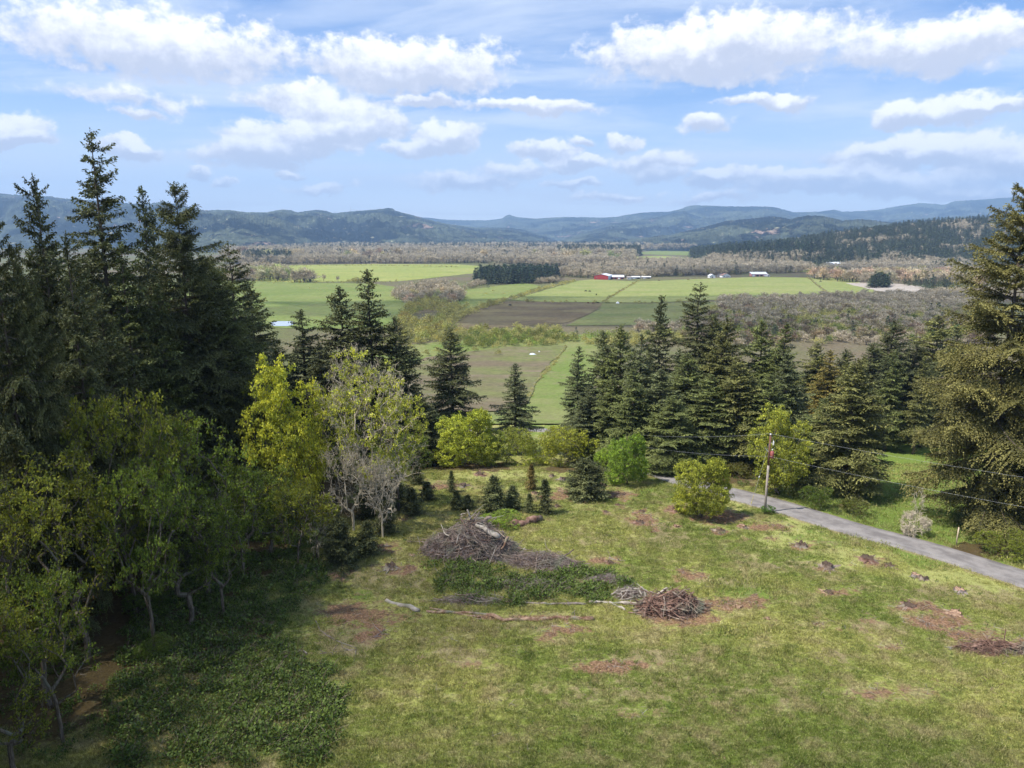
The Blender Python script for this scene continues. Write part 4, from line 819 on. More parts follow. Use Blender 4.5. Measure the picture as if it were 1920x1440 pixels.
zone('con', [(1628,540),(1666,540),(1668,534),(1632,533)], 7, 14, (.75,.9,.75), 'conifer of the tight rounded clump right of the long green field', 'rounded clump by the long field', 23, 1.5)
THK = 'leafless shrub of the thicket between the long green field and the roadside firs'
zone('bare', [(1350,566),(1500,562),(1660,556),(1860,548),(1860,585),(1700,590),(1350,592)], 8, 7, GY_, THK, 'thicket beyond the roadside firs', 24, 1.35, .15)
zone('bare', [(1280,606),(1350,592),(1700,592),(1860,588),(1860,650),(1500,660),(1280,650)], 8, 6.5, (.52,.47,.40), THK, 'thicket beyond the roadside firs', 25, 1.4, .35)
zone('bush', [(1300,575),(1700,572),(1860,570),(1860,640),(1500,640),(1280,635)], 7, 5.5, (.48,.58,.38), 'dull green willow in the thicket beyond the roadside firs', 'willows of the thicket', 26, 1.1, .35)
WIL = 'pale yellow green willow in the wet scrub between the fields'
zone('bush', [(745,602),(770,575),(800,560),(850,575),(880,580),(840,610),(850,622),(800,640),(752,648)], 7.5, 6.5, (.78,.78,.68), WIL, 'willow scrub between the fields', 27, 1.1, .12)
zone('bare', [(735,560),(765,545),(830,535),(860,545),(870,560),(850,575),(800,562),(775,575)], 8, 9, (1.1,1.02,.9), 'leafless cream brown tree in the scrub left of the conifer clump', 'leafless trees in the scrub', 28, 1.3)
zone('bare', [(860,545),(890,533),(925,530),(900,537)], 7, 6, (1.3,.9,.8), 'leafless cream brown tree in the scrub left of the conifer clump', 'leafless trees in the scrub', 29, 1.3)
zone('bare', [(1000,533),(1048,531),(1046,527),(1010,530)], 6, 7, (1.2,1.1,1.0), 'whitish shrub at the right end of the conifer clump', 'shrubs by the conifer clump', 30, 1.3)
zone('bush', [(760,662),(850,640),(1000,632),(1060,628),(1040,618),(940,616),(850,622),(800,640),(752,648)], 6.5, 5, (.68,.70,.56), WIL, 'willow scrub between the fields', 31, 1.1, .2)
zone('bush', [(840,650),(920,655),(1050,648),(1062,640),(1050,630),(920,632)], 4.5, 5.2, (.50,.64,.42), 'dark green willow in the hedge above the brown pasture', 'dark willow hedge', 32, 1.0)
zone('bush', [(1062,640),(1130,632),(1260,628),(1300,625),(1300,640),(1200,650),(1110,650)], 6, 5, (.6,.72,.5), 'green shrub behind the tips of the roadside firs', 'shrubs behind the roadside firs', 33, 1.1, .2)
zone('bare', [(1180,612),(1350,608),(1350,625),(1200,625)], 7, 5.5, (.85,.82,.8), 'grey leafless shrub behind the tips of the roadside firs', 'grey shrubs behind the firs', 34, 1.3, .2)
for q in [(890,661,4.2,(1.1,1,.8)),(935,668,4.0,(1.35,1.15,.95)),(842,666,4,(.9,.95,.7)),(800,668,4,(.85,.9,.7)),(780,668,4,(.85,.95,.7)),(820,664,4.2,(.85,.9,.7))]:
    KINDS['bush'].append((at(q[0], q[1]), q[2], 1.2, q[3], 'round pale shrub standing in the purple brown pasture', 'pale shrubs in the pasture'))
line('bush', [(838,612),(880,588),(905,577),(940,566)], 4, 5.2, (.48,.52,.40), 'hedgerow shrub round the brown pasture', 'hedgerow round the brown pasture', 35, 1.2, 1.6)
line('bush', [(905,577),(930,572),(945,563)], 4, 5, (.42,.5,.42), 'hedgerow shrub round the brown pasture', 'hedgerow round the brown pasture', 36, 1.2, 1.2)
line('bush', [(940,566.5),(1040,568),(1130,568)], 5, 4.0, (.40,.45,.36), 'hedgerow shrub round the brown pasture', 'hedgerow round the brown pasture', 37, 1.3, .8, .25)
line('bush', [(958,562),(1000,549),(1030,540),(1080,528)], 5, 4.6, (.5,.52,.40), 'hedgerow shrub along the barn field', 'hedgerow along the barn field', 38, 1.2, 1.2)
line('bush', [(1130,567),(1165,546),(1196,528)], 6, 2.6, (.45,.46,.38), 'small shrub along the fence between the barn fields', 'fence line shrubs', 39, 1.3, .5, .3)
line('bush', [(1130,568.5),(1220,569),(1345,565),(1480,560),(1560,558),(1655,556)], 6, 3.8, (.42,.45,.36), 'small shrub along the bottom of the long green field', 'shrubs below the long field', 40, 1.3, .8, .35)
line('bush', [(1514,521),(1535,538),(1564,558)], 7, 1.8, (.5,.48,.42), 'small shrub along the ditch across the long green field', 'ditch line shrubs', 41, 1.2, .5, .2)
line('bush', [(1062,650),(1030,690),(1003,722),(990,748)], 1.7, 1.3, (.85,.72,.6), 'dry weedy tuft along the pasture fence line', 'weeds along the pasture fence', 42, 1.5, .35, .05)
line('bush', [(1062,652),(1040,680),(1010,715)], 6, 1.6, (.45,.5,.4), 'dry weedy tuft along the pasture fence line', 'weeds along the pasture fence', 43, 1.3, .5, .3)
for q in [(915,541,9,'con'),(1300,489,22,'con'),(1361,515,17,'con'),(1380,515,21,'con'),(400,533,12,'con'),(443,534,7,'con'),(1595,500,24,'con'),(1625,505,26,'con'),(1080,633,7,'con')]:
    KINDS[q[3]].append((at(q[0], q[1]), q[2], 1.3, (.65,.8,.8), 'lone dark conifer standing apart in the valley fields', 'lone valley conifers'))
for q in [(760,549,2,),(745,540,2),(640,556,2.0),(600,545,1.5),(580,541,1.5),(513,531,2),(925,546,2.6),(945,551,2.2),(910,552,2),(990,547,2),(1608,548,2)]:
    KINDS['bush'].append((at(q[0], q[1]), q[2], 1.8, (.5,.6,.4), 'dark tussock of weeds in the green pasture', 'tussocks in the pasture'))
# conifers of the wooded hill and of the ground behind the farms
g_ = np.random.default_rng(77); nh = 0
for (sp, y0, y1) in ((13.5, 1300, 2700),):
    gx, gy = np.meshgrid(np.arange(300, 2700, sp), np.arange(y0, y1, sp)); x = gx.ravel() + g_.uniform(-.5, .5, gx.size) * sp; y = gy.ravel() + g_.uniform(-.5, .5, gx.size) * sp
    z = H(x, y); px, py = proj(x, y, z); m = (px > 1330) & (px < 1990) & (z > -57) & (y < 2450); x, y, z, px = x[m], y[m], z[m], px[m]
    kd = fbm(x / 170, y / 170, 3, 12)
    for i in range(len(x)):
        if (kd[i] > .16 and g_.random() < .6) or g_.random() < .05: KINDS['bare'].append((np.array([x[i], y[i], z[i] - .2]), g_.uniform(13, 18), 1.25, tuple(np.array((.95, .92, .8)) * g_.uniform(.8, 1.2)), 'leafless tree on the slope of the conifer hill', 'leafless trees of the hill'))
        else: KINDS['con'].append((np.array([x[i], y[i], z[i] - .2]), g_.uniform(15, 27), 1.15, tuple(np.array((1.02, 1.08, .92)) * g_.uniform(.6, 1.5)), 'dark conifer on the slope of the wooded hill', 'conifers of the wooded hill'))

def scatter(name, label, P, protos, scl, rz, seed=0):
    """one object for what nobody could count: instances on points"""
    me = bpy.data.meshes.new(name + '_points'); me.vertices.add(len(P)); me.vertices.foreach_set('co', np.asarray(P, np.float32).ravel())
    a = me.attributes.new('scl', 'FLOAT_VECTOR', 'POINT'); a.data.foreach_set('vector', np.asarray(scl, np.float32).ravel())
    a = me.attributes.new('rot', 'FLOAT_VECTOR', 'POINT'); a.data.foreach_set('vector', np.asarray(rz, np.float32).ravel())
    a = me.attributes.new('pick', 'INT', 'POINT'); a.data.foreach_set('value', np.random.default_rng(seed).integers(0, len(protos), len(P)).astype(np.int32))
    col = bpy.data.collections.new(name + '_kinds')
    for i, m in enumerate(protos):
        o = bpy.data.objects.new(name + '_kind', m[0] if isinstance(m, tuple) else m)
        if isinstance(m, tuple): o.color = (*m[1], 1)
        col.objects.link(o)
    ng = bpy.data.node_groups.new(name, 'GeometryNodeTree'); ng.interface.new_socket('Geometry', in_out='INPUT', socket_type='NodeSocketGeometry'); ng.interface.new_socket('Geometry', in_out='OUTPUT', socket_type='NodeSocketGeometry')
    N = ng.nodes; L = ng.links; gi = N.new('NodeGroupInput'); go = N.new('NodeGroupOutput'); ip = N.new('GeometryNodeInstanceOnPoints'); ci = N.new('GeometryNodeCollectionInfo')
    ci.inputs['Collection'].default_value = col; ci.inputs['Separate Children'].default_value = True; ci.inputs['Reset Children'].default_value = True
    def na(nm, ty):
        n = N.new('GeometryNodeInputNamedAttribute'); n.data_type = ty; n.inputs['Name'].default_value = nm; return n.outputs['Attribute']
    L.new(gi.outputs[0], ip.inputs['Points']); L.new(ci.outputs[0], ip.inputs['Instance']); ip.inputs['Pick Instance'].default_value = True
    L.new(na('pick', 'INT'), ip.inputs['Instance Index']); L.new(na('rot', 'FLOAT_VECTOR'), ip.inputs['Rotation']); L.new(na('scl', 'FLOAT_VECTOR'), ip.inputs['Scale']); L.new(ip.outputs[0], go.inputs[0])
    o = obj(name, me); md = o.modifiers.new('scatter', 'NODES'); md.node_group = ng; tag(o, label, kind='stuff'); return o
COUNTS = {}
for kind, protos, nm, stuffn, cat in (('con', PC, 'conifer', 'conifer_woods', 'conifer'), ('bare', PB, 'leafless_tree', 'leafless_woods', 'tree'), ('bush', PS, 'shrub', 'willow_scrub', 'shrub')):
    rows = KINDS[kind]; P = np.array([r[0] for r in rows]); px, py = proj(P[:, 0], P[:, 1], P[:, 2]); hh = np.array([r[1] for r in rows]) / P[:, 1]
    hidden = (px > 1090) & (px < 1300) & (py > 640) | (px < 400)
    score = np.where((px > -40) & (px < 1960) & ~hidden, hh, 0); order = np.argsort(-score); ind = set(order[:285].tolist())
    random.seed(11)
    rest = []
    for i, r in enumerate(rows):
        if i in ind:
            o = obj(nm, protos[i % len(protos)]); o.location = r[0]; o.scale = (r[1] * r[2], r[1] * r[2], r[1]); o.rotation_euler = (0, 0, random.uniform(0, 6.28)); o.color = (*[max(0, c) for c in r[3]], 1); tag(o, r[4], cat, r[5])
        else: rest.append(i)
    COUNTS[kind] = len(rest)
    cols = {}
    PR = []; 
    # group the rest into a few colour families so that tints survive
    C = np.array([rows[i][3] for i in rest]); br = C.mean(1); qs = np.quantile(br, [.2, .4, .6, .8]); fam = np.digitize(br, qs)
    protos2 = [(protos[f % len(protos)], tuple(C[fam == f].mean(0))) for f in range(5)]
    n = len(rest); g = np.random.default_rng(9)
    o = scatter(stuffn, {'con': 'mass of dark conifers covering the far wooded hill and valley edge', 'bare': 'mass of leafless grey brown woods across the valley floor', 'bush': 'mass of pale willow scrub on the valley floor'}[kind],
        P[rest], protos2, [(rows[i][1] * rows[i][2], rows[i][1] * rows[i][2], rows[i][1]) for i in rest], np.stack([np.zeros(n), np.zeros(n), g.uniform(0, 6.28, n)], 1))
    o.data.attributes['pick'].data.foreach_set('value', fam.astype(np.int32))
print('RESTCOUNTS', COUNTS)

# ------------------------------------------------------------------ undergrowth, brambles, grass
def leaf_clump(name, seed, n, r, hgt, leaf, mat, stems=0):
    g = np.random.default_rng(seed); b = MB(); d = unit(g.normal(0, 1, (n, 3))); P = d * (g.random((n, 1)) ** .4) * [r, r, hgt]; P[:, 2] = np.abs(P[:, 2])
    b.cards(P, unit(g.normal(0, 1, (n, 3))), unit(g.normal(0, .6, (n, 3)) + [0, 0, 1]), leaf * g.uniform(.6, 1.4, n), leaf * .75, 0, g.random(n))
    if stems:
        a = g.uniform(0, 6.28, stems); q = np.stack([np.cos(a) * r, np.sin(a) * r, hgt * g.uniform(.6, 1.5, stems)], 1); b.tubes(q * 0, q * .6, .008, .006, 3, 1); b.tubes(q * .6, q * [1, 1, .9], .006, .003, 3, 1)
    return b.mesh(name, [mat, M_stick])
BR = [leaf_clump('bramble_%s' % c, 80 + i, 110, .62, .42, .13, M_bramble, 5) for i, c in enumerate('abc')]
def sample_px(poly, sp, seed, thr=None):
    P = sample(poly, sp, seed)
    if thr is not None: P = P[perlin(P[:, 0] / 2.5, P[:, 1] / 2.5, seed) > thr]
    P[:, 2] += .08; return P
def clumps(name, label, polys, protos, sp, lo, hi, seed, thr=None):
    P = np.vstack([sample_px(p, sp, seed + i, thr) for i, p in enumerate(polys)]); g = np.random.default_rng(seed); n = len(P); s = g.uniform(lo, hi, n)
    rot = np.stack([g.normal(0, .2, n), g.normal(0, .2, n), g.uniform(0, 6.28, n)], 1); return scatter(name, label, P, protos, np.stack([s, s, s * g.uniform(.7, 1.4, n)], 1), rot, seed)
clumps('bramble_ground_cover', 'dark green brambles growing over the ground in front of the big brush pile', [[(800,1058),(870,1052),(960,1078),(1040,1068),(1100,1058),(1150,1078),(1195,1098),(1160,1122),(1080,1136),(950,1136),(850,1128),(815,1105)]], BR, .62, .6, 1.9, 90, -.13)
clumps('forest_undergrowth', 'dark green brambles and ferns on the shaded forest edge', [[(230,1440),(610,1440),(660,1262),(560,1235),(525,1190),(550,1140),(600,1095),(630,1062),(560,1030),(440,1040),(330,1090),(250,1180),(200,1300)], [(600,985),(560,930),(480,950),(440,1010),(600,1030),(640,1010)]], BR, .66, .6, 1.9, 100, -.22)
clumps('forest_undergrowth', 'sparse dark plants on the forest floor beneath the tall firs', [[(-100,1440),(230,1440),(300,1080),(560,900),(760,900),(700,870),(300,900),(-100,1050)]], BR, 1.5, .6, 1.5, 110, -.05)
clumps('roadside_undergrowth', 'low brown and green weeds under the roadside firs', [[(1225,870),(1300,885),(1400,915),(1500,940),(1640,985),(1650,960),(1500,900),(1400,870),(1240,860)], [(1780,1010),(1920,1060),(1960,1040),(1900,1000),(1800,985)]], BR, 1.1, .5, 1.2, 120, -.05)
def grass_mat(t):
    p = t.pos(); c, g2, g3 = ground_colour(t, p); v = t.attr('var'); k = t.ramp(v, 0, 1, .75, 1.5)
    c = t.mix(t.math('MULTIPLY', t.ramp(v, .7, 1), .45), c, (.46, .38, .19)); c = t.mix(1.0, c, t.comb(k, k, k), 'MULTIPLY')
    q = bsdf(t, c, .7, .12); tr = t.n.new('ShaderNodeBsdfTranslucent'); t.put(tr.inputs[0], c); mx = t.n.new('ShaderNodeMixShader'); mx.inputs[0].default_value = .3
    t.l.new(q, mx.inputs[1]); t.l.new(tr.outputs[0], mx.inputs[2]); return mx.outputs[0]
M_tuft = material('meadow_grass', grass_mat)
def tuft(name, seed, n=14, r=.16, hh=.17):
    g = np.random.default_rng(seed); b = MB(); P = g.normal(0, r, (n, 3)) * [1, 1, 0]; D = unit(g.normal(0, .45, (n, 3)) + [0, 0, 1]); b.cards(P, D, unit(g.normal(0, 1, (n, 3))), hh * g.uniform(.6, 1.5, n), .028, 0, g.random(n), .3)
    return b.mesh(name, [M_tuft])
TF = [tuft('tuft_%s' % c, 130 + i) for i, c in enumerate('abcd')]
def mlook(A, P):
    ix = np.clip(np.interp(P[:, 0], xs, np.arange(nx)), 0, nx - 1).astype(int); iy = np.clip(np.interp(P[:, 1], ys, np.arange(ny)), 0, ny - 1).astype(int); return A[iy, ix]
g = np.random.default_rng(140); n = 330000
P = np.stack([g.uniform(-38, 86, n), 34 + (128 - 34) * g.random(n) ** 1.15, np.zeros(n)], 1); pxg, pyg = proj(P[:, 0], P[:, 1], H(P[:, 0], P[:, 1]))
keep = (pxg > -60) & (pxg < 1980) & (mlook(RD, P) > 3.0) & (mlook(A_dirt, P) < g.uniform(.12, .55, n)) & (g.random(n) > .8 * mlook(A_bri, P)) & (g.random(n) > .9 * mlook(A_lush, P)) & (mlook(A_duff, P) < .5) & (perlin(P[:, 0] / 1.3, P[:, 1] / 1.3, 77) > -.42 + .5 * mlook(A_dry, P) * .6)
P = P[keep]; P[:, 2] = mlook(MZ2, P) - .02; P[:, 2] = H(P[:, 0], P[:, 1]) + (mlook(MZ2 - MZ, P)); n = len(P)
s = g.uniform(.45, 1.25, n) * (1 + .8 * (mlook(A_lush, P) > .4)) * (1 + 1.6 * np.clip(fbm(P[:, 0] / 2.1, P[:, 1] / 2.1, 3, 91) - .05, 0, .6)); rot = np.stack([g.normal(0, .15, n), g.normal(0, .15, n), g.uniform(0, 6.28, n)], 1)
scatter('grass', 'short rough grass covering the cleared slope', P, TF, np.stack([s, s, s], 1), rot, 3)
print('TUFTS', n)
WD = [leaf_clump('weed_%s' % c, 180 + i, 26, .20, .14, .085, M_bramble) for i, c in enumerate('ab')] + [tuft('rank_tuft_%s' % c, 190 + i, 34, .13, .34) for i, c in enumerate('ab')]
n = 16000; Pw = np.stack([g.uniform(-38, 80, n), 34 + 94 * g.random(n), np.zeros(n)], 1); pxg, pyg = proj(Pw[:, 0], Pw[:, 1], H(Pw[:, 0], Pw[:, 1]))
keep = (pxg > -20) & (pxg < 1960) & (mlook(RD, Pw) > 3.4) & (mlook(A_duff, Pw) < .5) & (fbm(Pw[:, 0] / 4, Pw[:, 1] / 4, 3, 61) + g.normal(0, .1, n) > .05); Pw = Pw[keep]; Pw[:, 2] = H(Pw[:, 0], Pw[:, 1]) + mlook(MZ2 - MZ, Pw) - .02; n = len(Pw)
s = g.uniform(.4, 1.5, n); scatter('meadow_weeds', 'leafy weeds and rank grass tufts dotted over the cleared slope', Pw, WD, np.stack([s, s, s], 1), np.stack([0 * s, 0 * s, g.uniform(0, 6.28, n)], 1), 6)
def litter(name, seed, mat, n=7, L=.35, r=.012):
    g = np.random.default_rng(seed); b = MB(); P = g.normal(0, .3, (n, 3)) * [1, 1, 0] + [0, 0, .03]; D = unit(g.normal(0, 1, (n, 3)) * [1, 1, .18]) * (L * g.uniform(.3, 1.6, n))[:, None]
    b.tubes(P, P + D, r, r * .6, 3); return b.mesh(name, [mat])
LT = [litter('litter_a', 1, M_redlog, 9, .25, .02), litter('litter_b', 2, M_stick, 6), litter('litter_c', 3, M_rstick, 8, .3, .02), litter('litter_d', 4, M_pale, 3, .5, .014)]
n = 60000; P = np.stack([g.uniform(-38, 80, n), 34 + 94 * g.random(n), np.zeros(n)], 1); pxg, pyg = proj(P[:, 0], P[:, 1], H(P[:, 0], P[:, 1]))
keep = (pxg > -20) & (pxg < 1960) & (mlook(RD, P) > 3.5) & ((mlook(A_dirt, P) > g.uniform(.3, 1.6, n)) | (g.random(n) < .012)); P = P[keep]; P[:, 2] = H(P[:, 0], P[:, 1]) + (mlook(MZ2 - MZ, P)); n = len(P)
s = g.uniform(.5, 1.5, n); scatter('twig_litter', 'bark chips and broken twigs strewn over the bare dirt patches', P, LT, np.stack([s, s, s], 1), np.stack([0 * s, 0 * s, g.uniform(0, 6.28, n)], 1), 4)

# ------------------------------------------------------------------ brush piles, logs, stumps
def stick_pile(b, g, ax, ay, h, n, L, r, mi, along=.5, nodes=4):
    for i in range(n):
        a = g.uniform(0, 6.28); q = math.sqrt(g.random()); x, y = math.cos(a) * q * ax, math.sin(a) * q * ay
        top = h * max(0, 1 - q ** 2.6) * (1 + .22 * math.sin(5 * x / ax + 1) + .12 * math.sin(11 * x / ax + 3 * y)) * (.85 + .25 * g.random()) + .05; z = top * g.uniform(.35, 1.05) + .05
        slope = np.array([-x / ax * h / ax, -y / ay * h / ay]); d = np.array([g.normal(0, 1) * (1 + along), g.normal(0, .8), 0]); d[2] = (d[0] * slope[0] + d[1] * slope[1]) * 1.3 + g.normal(0, .22); d = unit(d); l = L * g.uniform(.4, 1.5)
        k = nodes; P = [np.array([x, y, z]) - d * l / 2]
        for j in range(k): d = unit(d + g.normal(0, .16, 3)); P.append(P[-1] + d * l / k)
        P = np.array(P); P[:, 2] = np.maximum(P[:, 2], .03); rr_ = r * g.uniform(.5, 1.4); rad = np.linspace(rr_, rr_ * .45, k + 1); b.tubes(P[:-1], P[1:], rad[:-1], rad[1:], 4, mi)
def brush_pile(label, px, py, ax, ay, h, spec, seed, rz=0):
    p = at(px, py); r = empty('brush_pile', p, rz); tag(r, label, 'brush pile'); g = np.random.default_rng(seed)
    for nm, mats, n, L, rad, k in spec:
        b = MB(); stick_pile(b, g, ax, ay, h, n, L, rad, 0, .6, k); o = obj(nm, b.mesh(nm, mats), r); o['kind'] = 'stuff'
    # earth and rotted wood under the sticks
    b = MB(); t = np.linspace(0, 2 * np.pi, 25)[:-1]; qs = np.linspace(0, 1, 8); X = []; 
    V = [[math.cos(a) * ax * q * .86, math.sin(a) * ay * q * .86, h * .60 * (1 - q ** 2.2) * (1 + .2 * g.normal()) - .1 * q] for q in qs for a in t]
    Fq = [[i * 24 + j, i * 24 + (j + 1) % 24, (i + 1) * 24 + (j + 1) % 24, (i + 1) * 24 + j] for i in range(7) for j in range(24)]; b.add(V, Fq); obj('rotten_core', b.mesh('rotten_core', [M_core], True), r)
    return r
M_core = material('rotten_wood', lambda t: bsdf(t, t.mix(t.noise(t.pos(), 3, 5, .7), (.05, .035, .026), (.17, .12, .09)), .95, .05, t.noise(t.pos(), 6, 4), 1, .2))
M_twg = bark('grey_twigs', (.13, .10, .092), (.33, .275, .25), 2, (2, 2, 2))
brush_pile('largest brush pile, a grey purple heap of tangled branches in the middle of the clearing', 882, 1034, 5.8, 3.6, 3.3, [('twigs', [M_twg], 2800, 1.3, .018, 3), ('branches', [M_stick], 420, 2.6, .045, 5), ('reddish_branches', [M_rstick], 160, 1.8, .04, 4), ('limbs', [M_pale], 36, 2.6, .055, 5)], 1)
brush_pile('low tail of twigs spilling from the largest brush pile', 1006, 1056, 4.9, 2.0, .9, [('twigs', [M_twg], 1100, 1.2, .016, 3), ('branches', [M_stick], 110, 2.4, .04, 5)], 2, -.1)
brush_pile('rounded heap of reddish brown branches at the end of the fallen logs', 1262, 1142, 3.5, 2.1, 1.35, [('twigs', [M_rstick], 420, 1.1, .022, 4), ('branches', [M_rstick], 210, 2.2, .06, 5), ('limbs', [M_stick], 50, 2.4, .07, 5)], 3)
brush_pile('small tangle of pale roots and limbs next to the reddish heap', 1182, 1118, 1.9, 1.1, .95, [('twigs', [M_twg], 260, .8, .016, 4), ('branches', [M_pale], 40, 1.2, .05, 4)], 4)
brush_pile('flat reddish heap of sticks near the lower corner of the clearing', 1868, 1219, 3.4, 1.0, .5, [('twigs', [M_rstick], 330, 1.1, .02, 3), ('branches', [M_rstick], 90, 2.0, .045, 4)], 5)
brush_pile('thin scatter of grey branches lying over the brambles', 880, 1128, 3.6, .8, .35, [('twigs', [M_twg], 260, 1.2, .014, 3), ('branches', [M_stick], 26, 2.0, .04, 4)], 6)
brush_pile('loose grey twigs sunk into the middle of the brambles', 980, 1098, 5.0, 1.3, .35, [('twigs', [M_twg], 330, 1.4, .014, 3)], 8)
brush_pile('thin grey branches lying over the brambles beside the reddish heap', 1140, 1090, 2.6, 1.0, .5, [('twigs', [M_twg], 260, 1.1, .015, 3)], 7)
def log(label, pts, r0, r1, mat, name='log', seed=0, twigs=0, world=False):
    """a fallen log: bark and, as a part, its pale cut end"""
    g = np.random.default_rng(seed + 200); P = np.array(pts, float) if world else np.array([at(*q[:2], (q[2] if len(q) > 2 else 0) + r0 * .45) for q in pts])
    c = P[0].copy(); P = P - c; q = []
    for a, b_ in zip(P[:-1], P[1:]):
        k = max(3, int(np.linalg.norm(b_ - a) / .5)); q += [a + (b_ - a) * i / k for i in range(k)]
    q.append(P[-1]); q = np.array(q); q[1:-1] += g.normal(0, r0 * .35, q[1:-1].shape); rad = np.linspace(r0, r1, len(q)) * (1 + .16 * g.normal(size=len(q)))
    r = empty(name, c); tag(r, label, name.replace('_', ' ')); b = MB(); b.path(q, rad, 9)
    for i in range(twigs):
        k = g.integers(1, len(q) - 1); d = unit(g.normal(0, 1, 3) * [1, 1, .5] + [0, 0, .25]); L = g.uniform(.5, 1.6); m = q[k] + d * L * .5; e = m + unit(d + g.normal(0, .5, 3)) * L * .5; b.tubes([q[k], m], [m, e], [.05, .03], [.03, .01], 4)
    obj('bark', b.mesh('log_bark', [mat], True), r)
    b = MB(); d = unit(q[0] - q[1]); b.path([q[0] + d * .004, q[0] + d * .02], [rad[0] * .9, rad[0] * .88], 9); obj('cut_end', b.mesh('cut_end', [M_cut]), r)
    return r
def sight(px, py, Y): d = dir_of(px, py); return d / d[1] * Y
pY = at(882, 1034)[1]; p2Y = at(1220, 1131)[1]
log('thick pale stripped log slanting over the top of the largest brush pile', [sight(892, 984, pY - .4), sight(915, 994, pY - 1.0), sight(936, 1008, pY - 1.6)], .26, .30, M_pale, world=True)
log('short pale limb sticking up at the peak of the largest brush pile', [sight(884, 978, pY + .2), sight(876, 956, pY + .1)], .17, .08, M_pale, 'limb', world=True)
log('second short limb standing slanted at the peak of the largest brush pile', [sight(886, 980, pY + .2), sight(899, 959, pY + .3)], .14, .07, M_twg, 'limb', 3, world=True)
log('dark log lying across the back of the largest brush pile', [sight(898, 977, pY + 1.5), sight(922, 970, pY + 1.5)], .2, .18, M_stick, world=True, seed=2)
log('short forked reddish limb on the right flank of the largest brush pile', [sight(952, 1007, pY - 1.5), sight(940, 1030, pY - 2.6)], .2, .1, M_redlog, 'limb', 4, world=True)
log('long curved pale branch draped over the front of the largest brush pile', [at(835, 1052, .3), at(868, 1046, .9), at(895, 1036, 1.4), at(905, 1030, 1.7)], .05, .08, M_pale, 'branch', 5, world=True)
log('thick reddish fallen log with a leafy end behind the largest brush pile', [(958, 988), (985, 982), (1014, 975)], .50, .42, M_rstick, seed=6)
log('short grey branch poking out of the left side of the largest brush pile', [(762, 1016), (782, 1017), (805, 1020)], .13, .09, M_stick, 'branch', 7)
log('pale stripped log pointing into the brambles, left end of the log line', [(724, 1127), (752, 1136), (786, 1146)], .17, .2, M_pale, seed=8)
log('longest fallen log, reddish and crooked, lying in front of the brambles', [(800, 1147), (858, 1150), (905, 1151), (945, 1163), (1000, 1163), (1055, 1160), (1112, 1162)], .16, .25, M_redlog, seed=9, twigs=12)
log('thin reddish log running beside the longest fallen log', [(806, 1141), (850, 1150), (900, 1158)], .10, .13, M_redlog, seed=10, twigs=4)
log('grey fallen log lying among the brambles behind the longest log', [(980, 1130), (1040, 1134), (1100, 1133)], .13, .15, M_twg, seed=11, twigs=8)
log('pale fallen log leading to the reddish heap', [(1105, 1130), (1150, 1131), (1205, 1134)], .15, .14, M_pale, seed=12, twigs=6)
log('short pale log forking off towards the grass below the log line', [(1143, 1130), (1172, 1145)], .15, .12, M_pale, seed=13)
log('small grey log on the grass just left of the reddish heap', [(1188, 1146), (1228, 1145)], .11, .10, M_twg, seed=14)
log('pale bare trunk leaning against the reddish heap', [sight(1217, 1128, p2Y), sight(1232, 1114, p2Y), sight(1251, 1102, p2Y - .2)], .17, .11, M_pale, seed=15, world=True)
log('arched pale limb between the two heaps', [sight(1201, 1101, p2Y + .6), sight(1208, 1106, p2Y + .5), sight(1212, 1122, p2Y + .3)], .09, .11, M_pale, 'limb', 16, world=True)
log('red brown log end sticking out of the reddish heap', [at(1296, 1143, .25), at(1316, 1142, .2)], .16, .16, M_redlog, seed=17, world=True)
log('crooked pale branch lying on the bare dirt below the shaded forest', [(592, 1165), (600, 1182), (620, 1196), (645, 1208), (668, 1216)], .08, .04, M_twg, 'branch', 18, 0)
log('thin pale branch on the dirt pointing up towards the clearing', [(677, 1206), (700, 1196), (722, 1180)], .045, .02, M_twg, 'branch', 19, 3)
log('grey crooked branch in the brambles at the bottom edge', [(530, 1236), (548, 1228), (566, 1220), (575, 1226)], .12, .06, M_twg, 'branch', 20, 3)
log('pale forked branch on the grass at the bottom edge', [(600, 1226), (635, 1222), (668, 1218), (664, 1240)], .045, .03, M_twg, 'branch', 21, 4)
log('thin dark branch lying on the grass right of the brambles', [(1140, 1046), (1155, 1050), (1172, 1052)], .05, .05, M_stick, 'branch', 22, 2)
log('dark limb jutting from the tail of the largest brush pile', [at(1018, 1064, .2), at(1048, 1056, .5), at(1076, 1042, .8)], .10, .07, M_stick, 'limb', 23, world=True)
log('white curved stick lying on the brambles', [(955, 1084), (966, 1092), (978, 1106)], .035, .03, M_pale, 'branch', 24)
log('small branch lying beside the stump left of the largest brush pile', [(710, 1072), (728, 1068), (746, 1069)], .05, .04, M_pale, 'branch', 25)
log('leaning pale sapling stem over the brambles left of centre', [(806, 1060), (830, 1080), (858, 1104)], .05, .03, M_twg, 'branch', 26, 5)
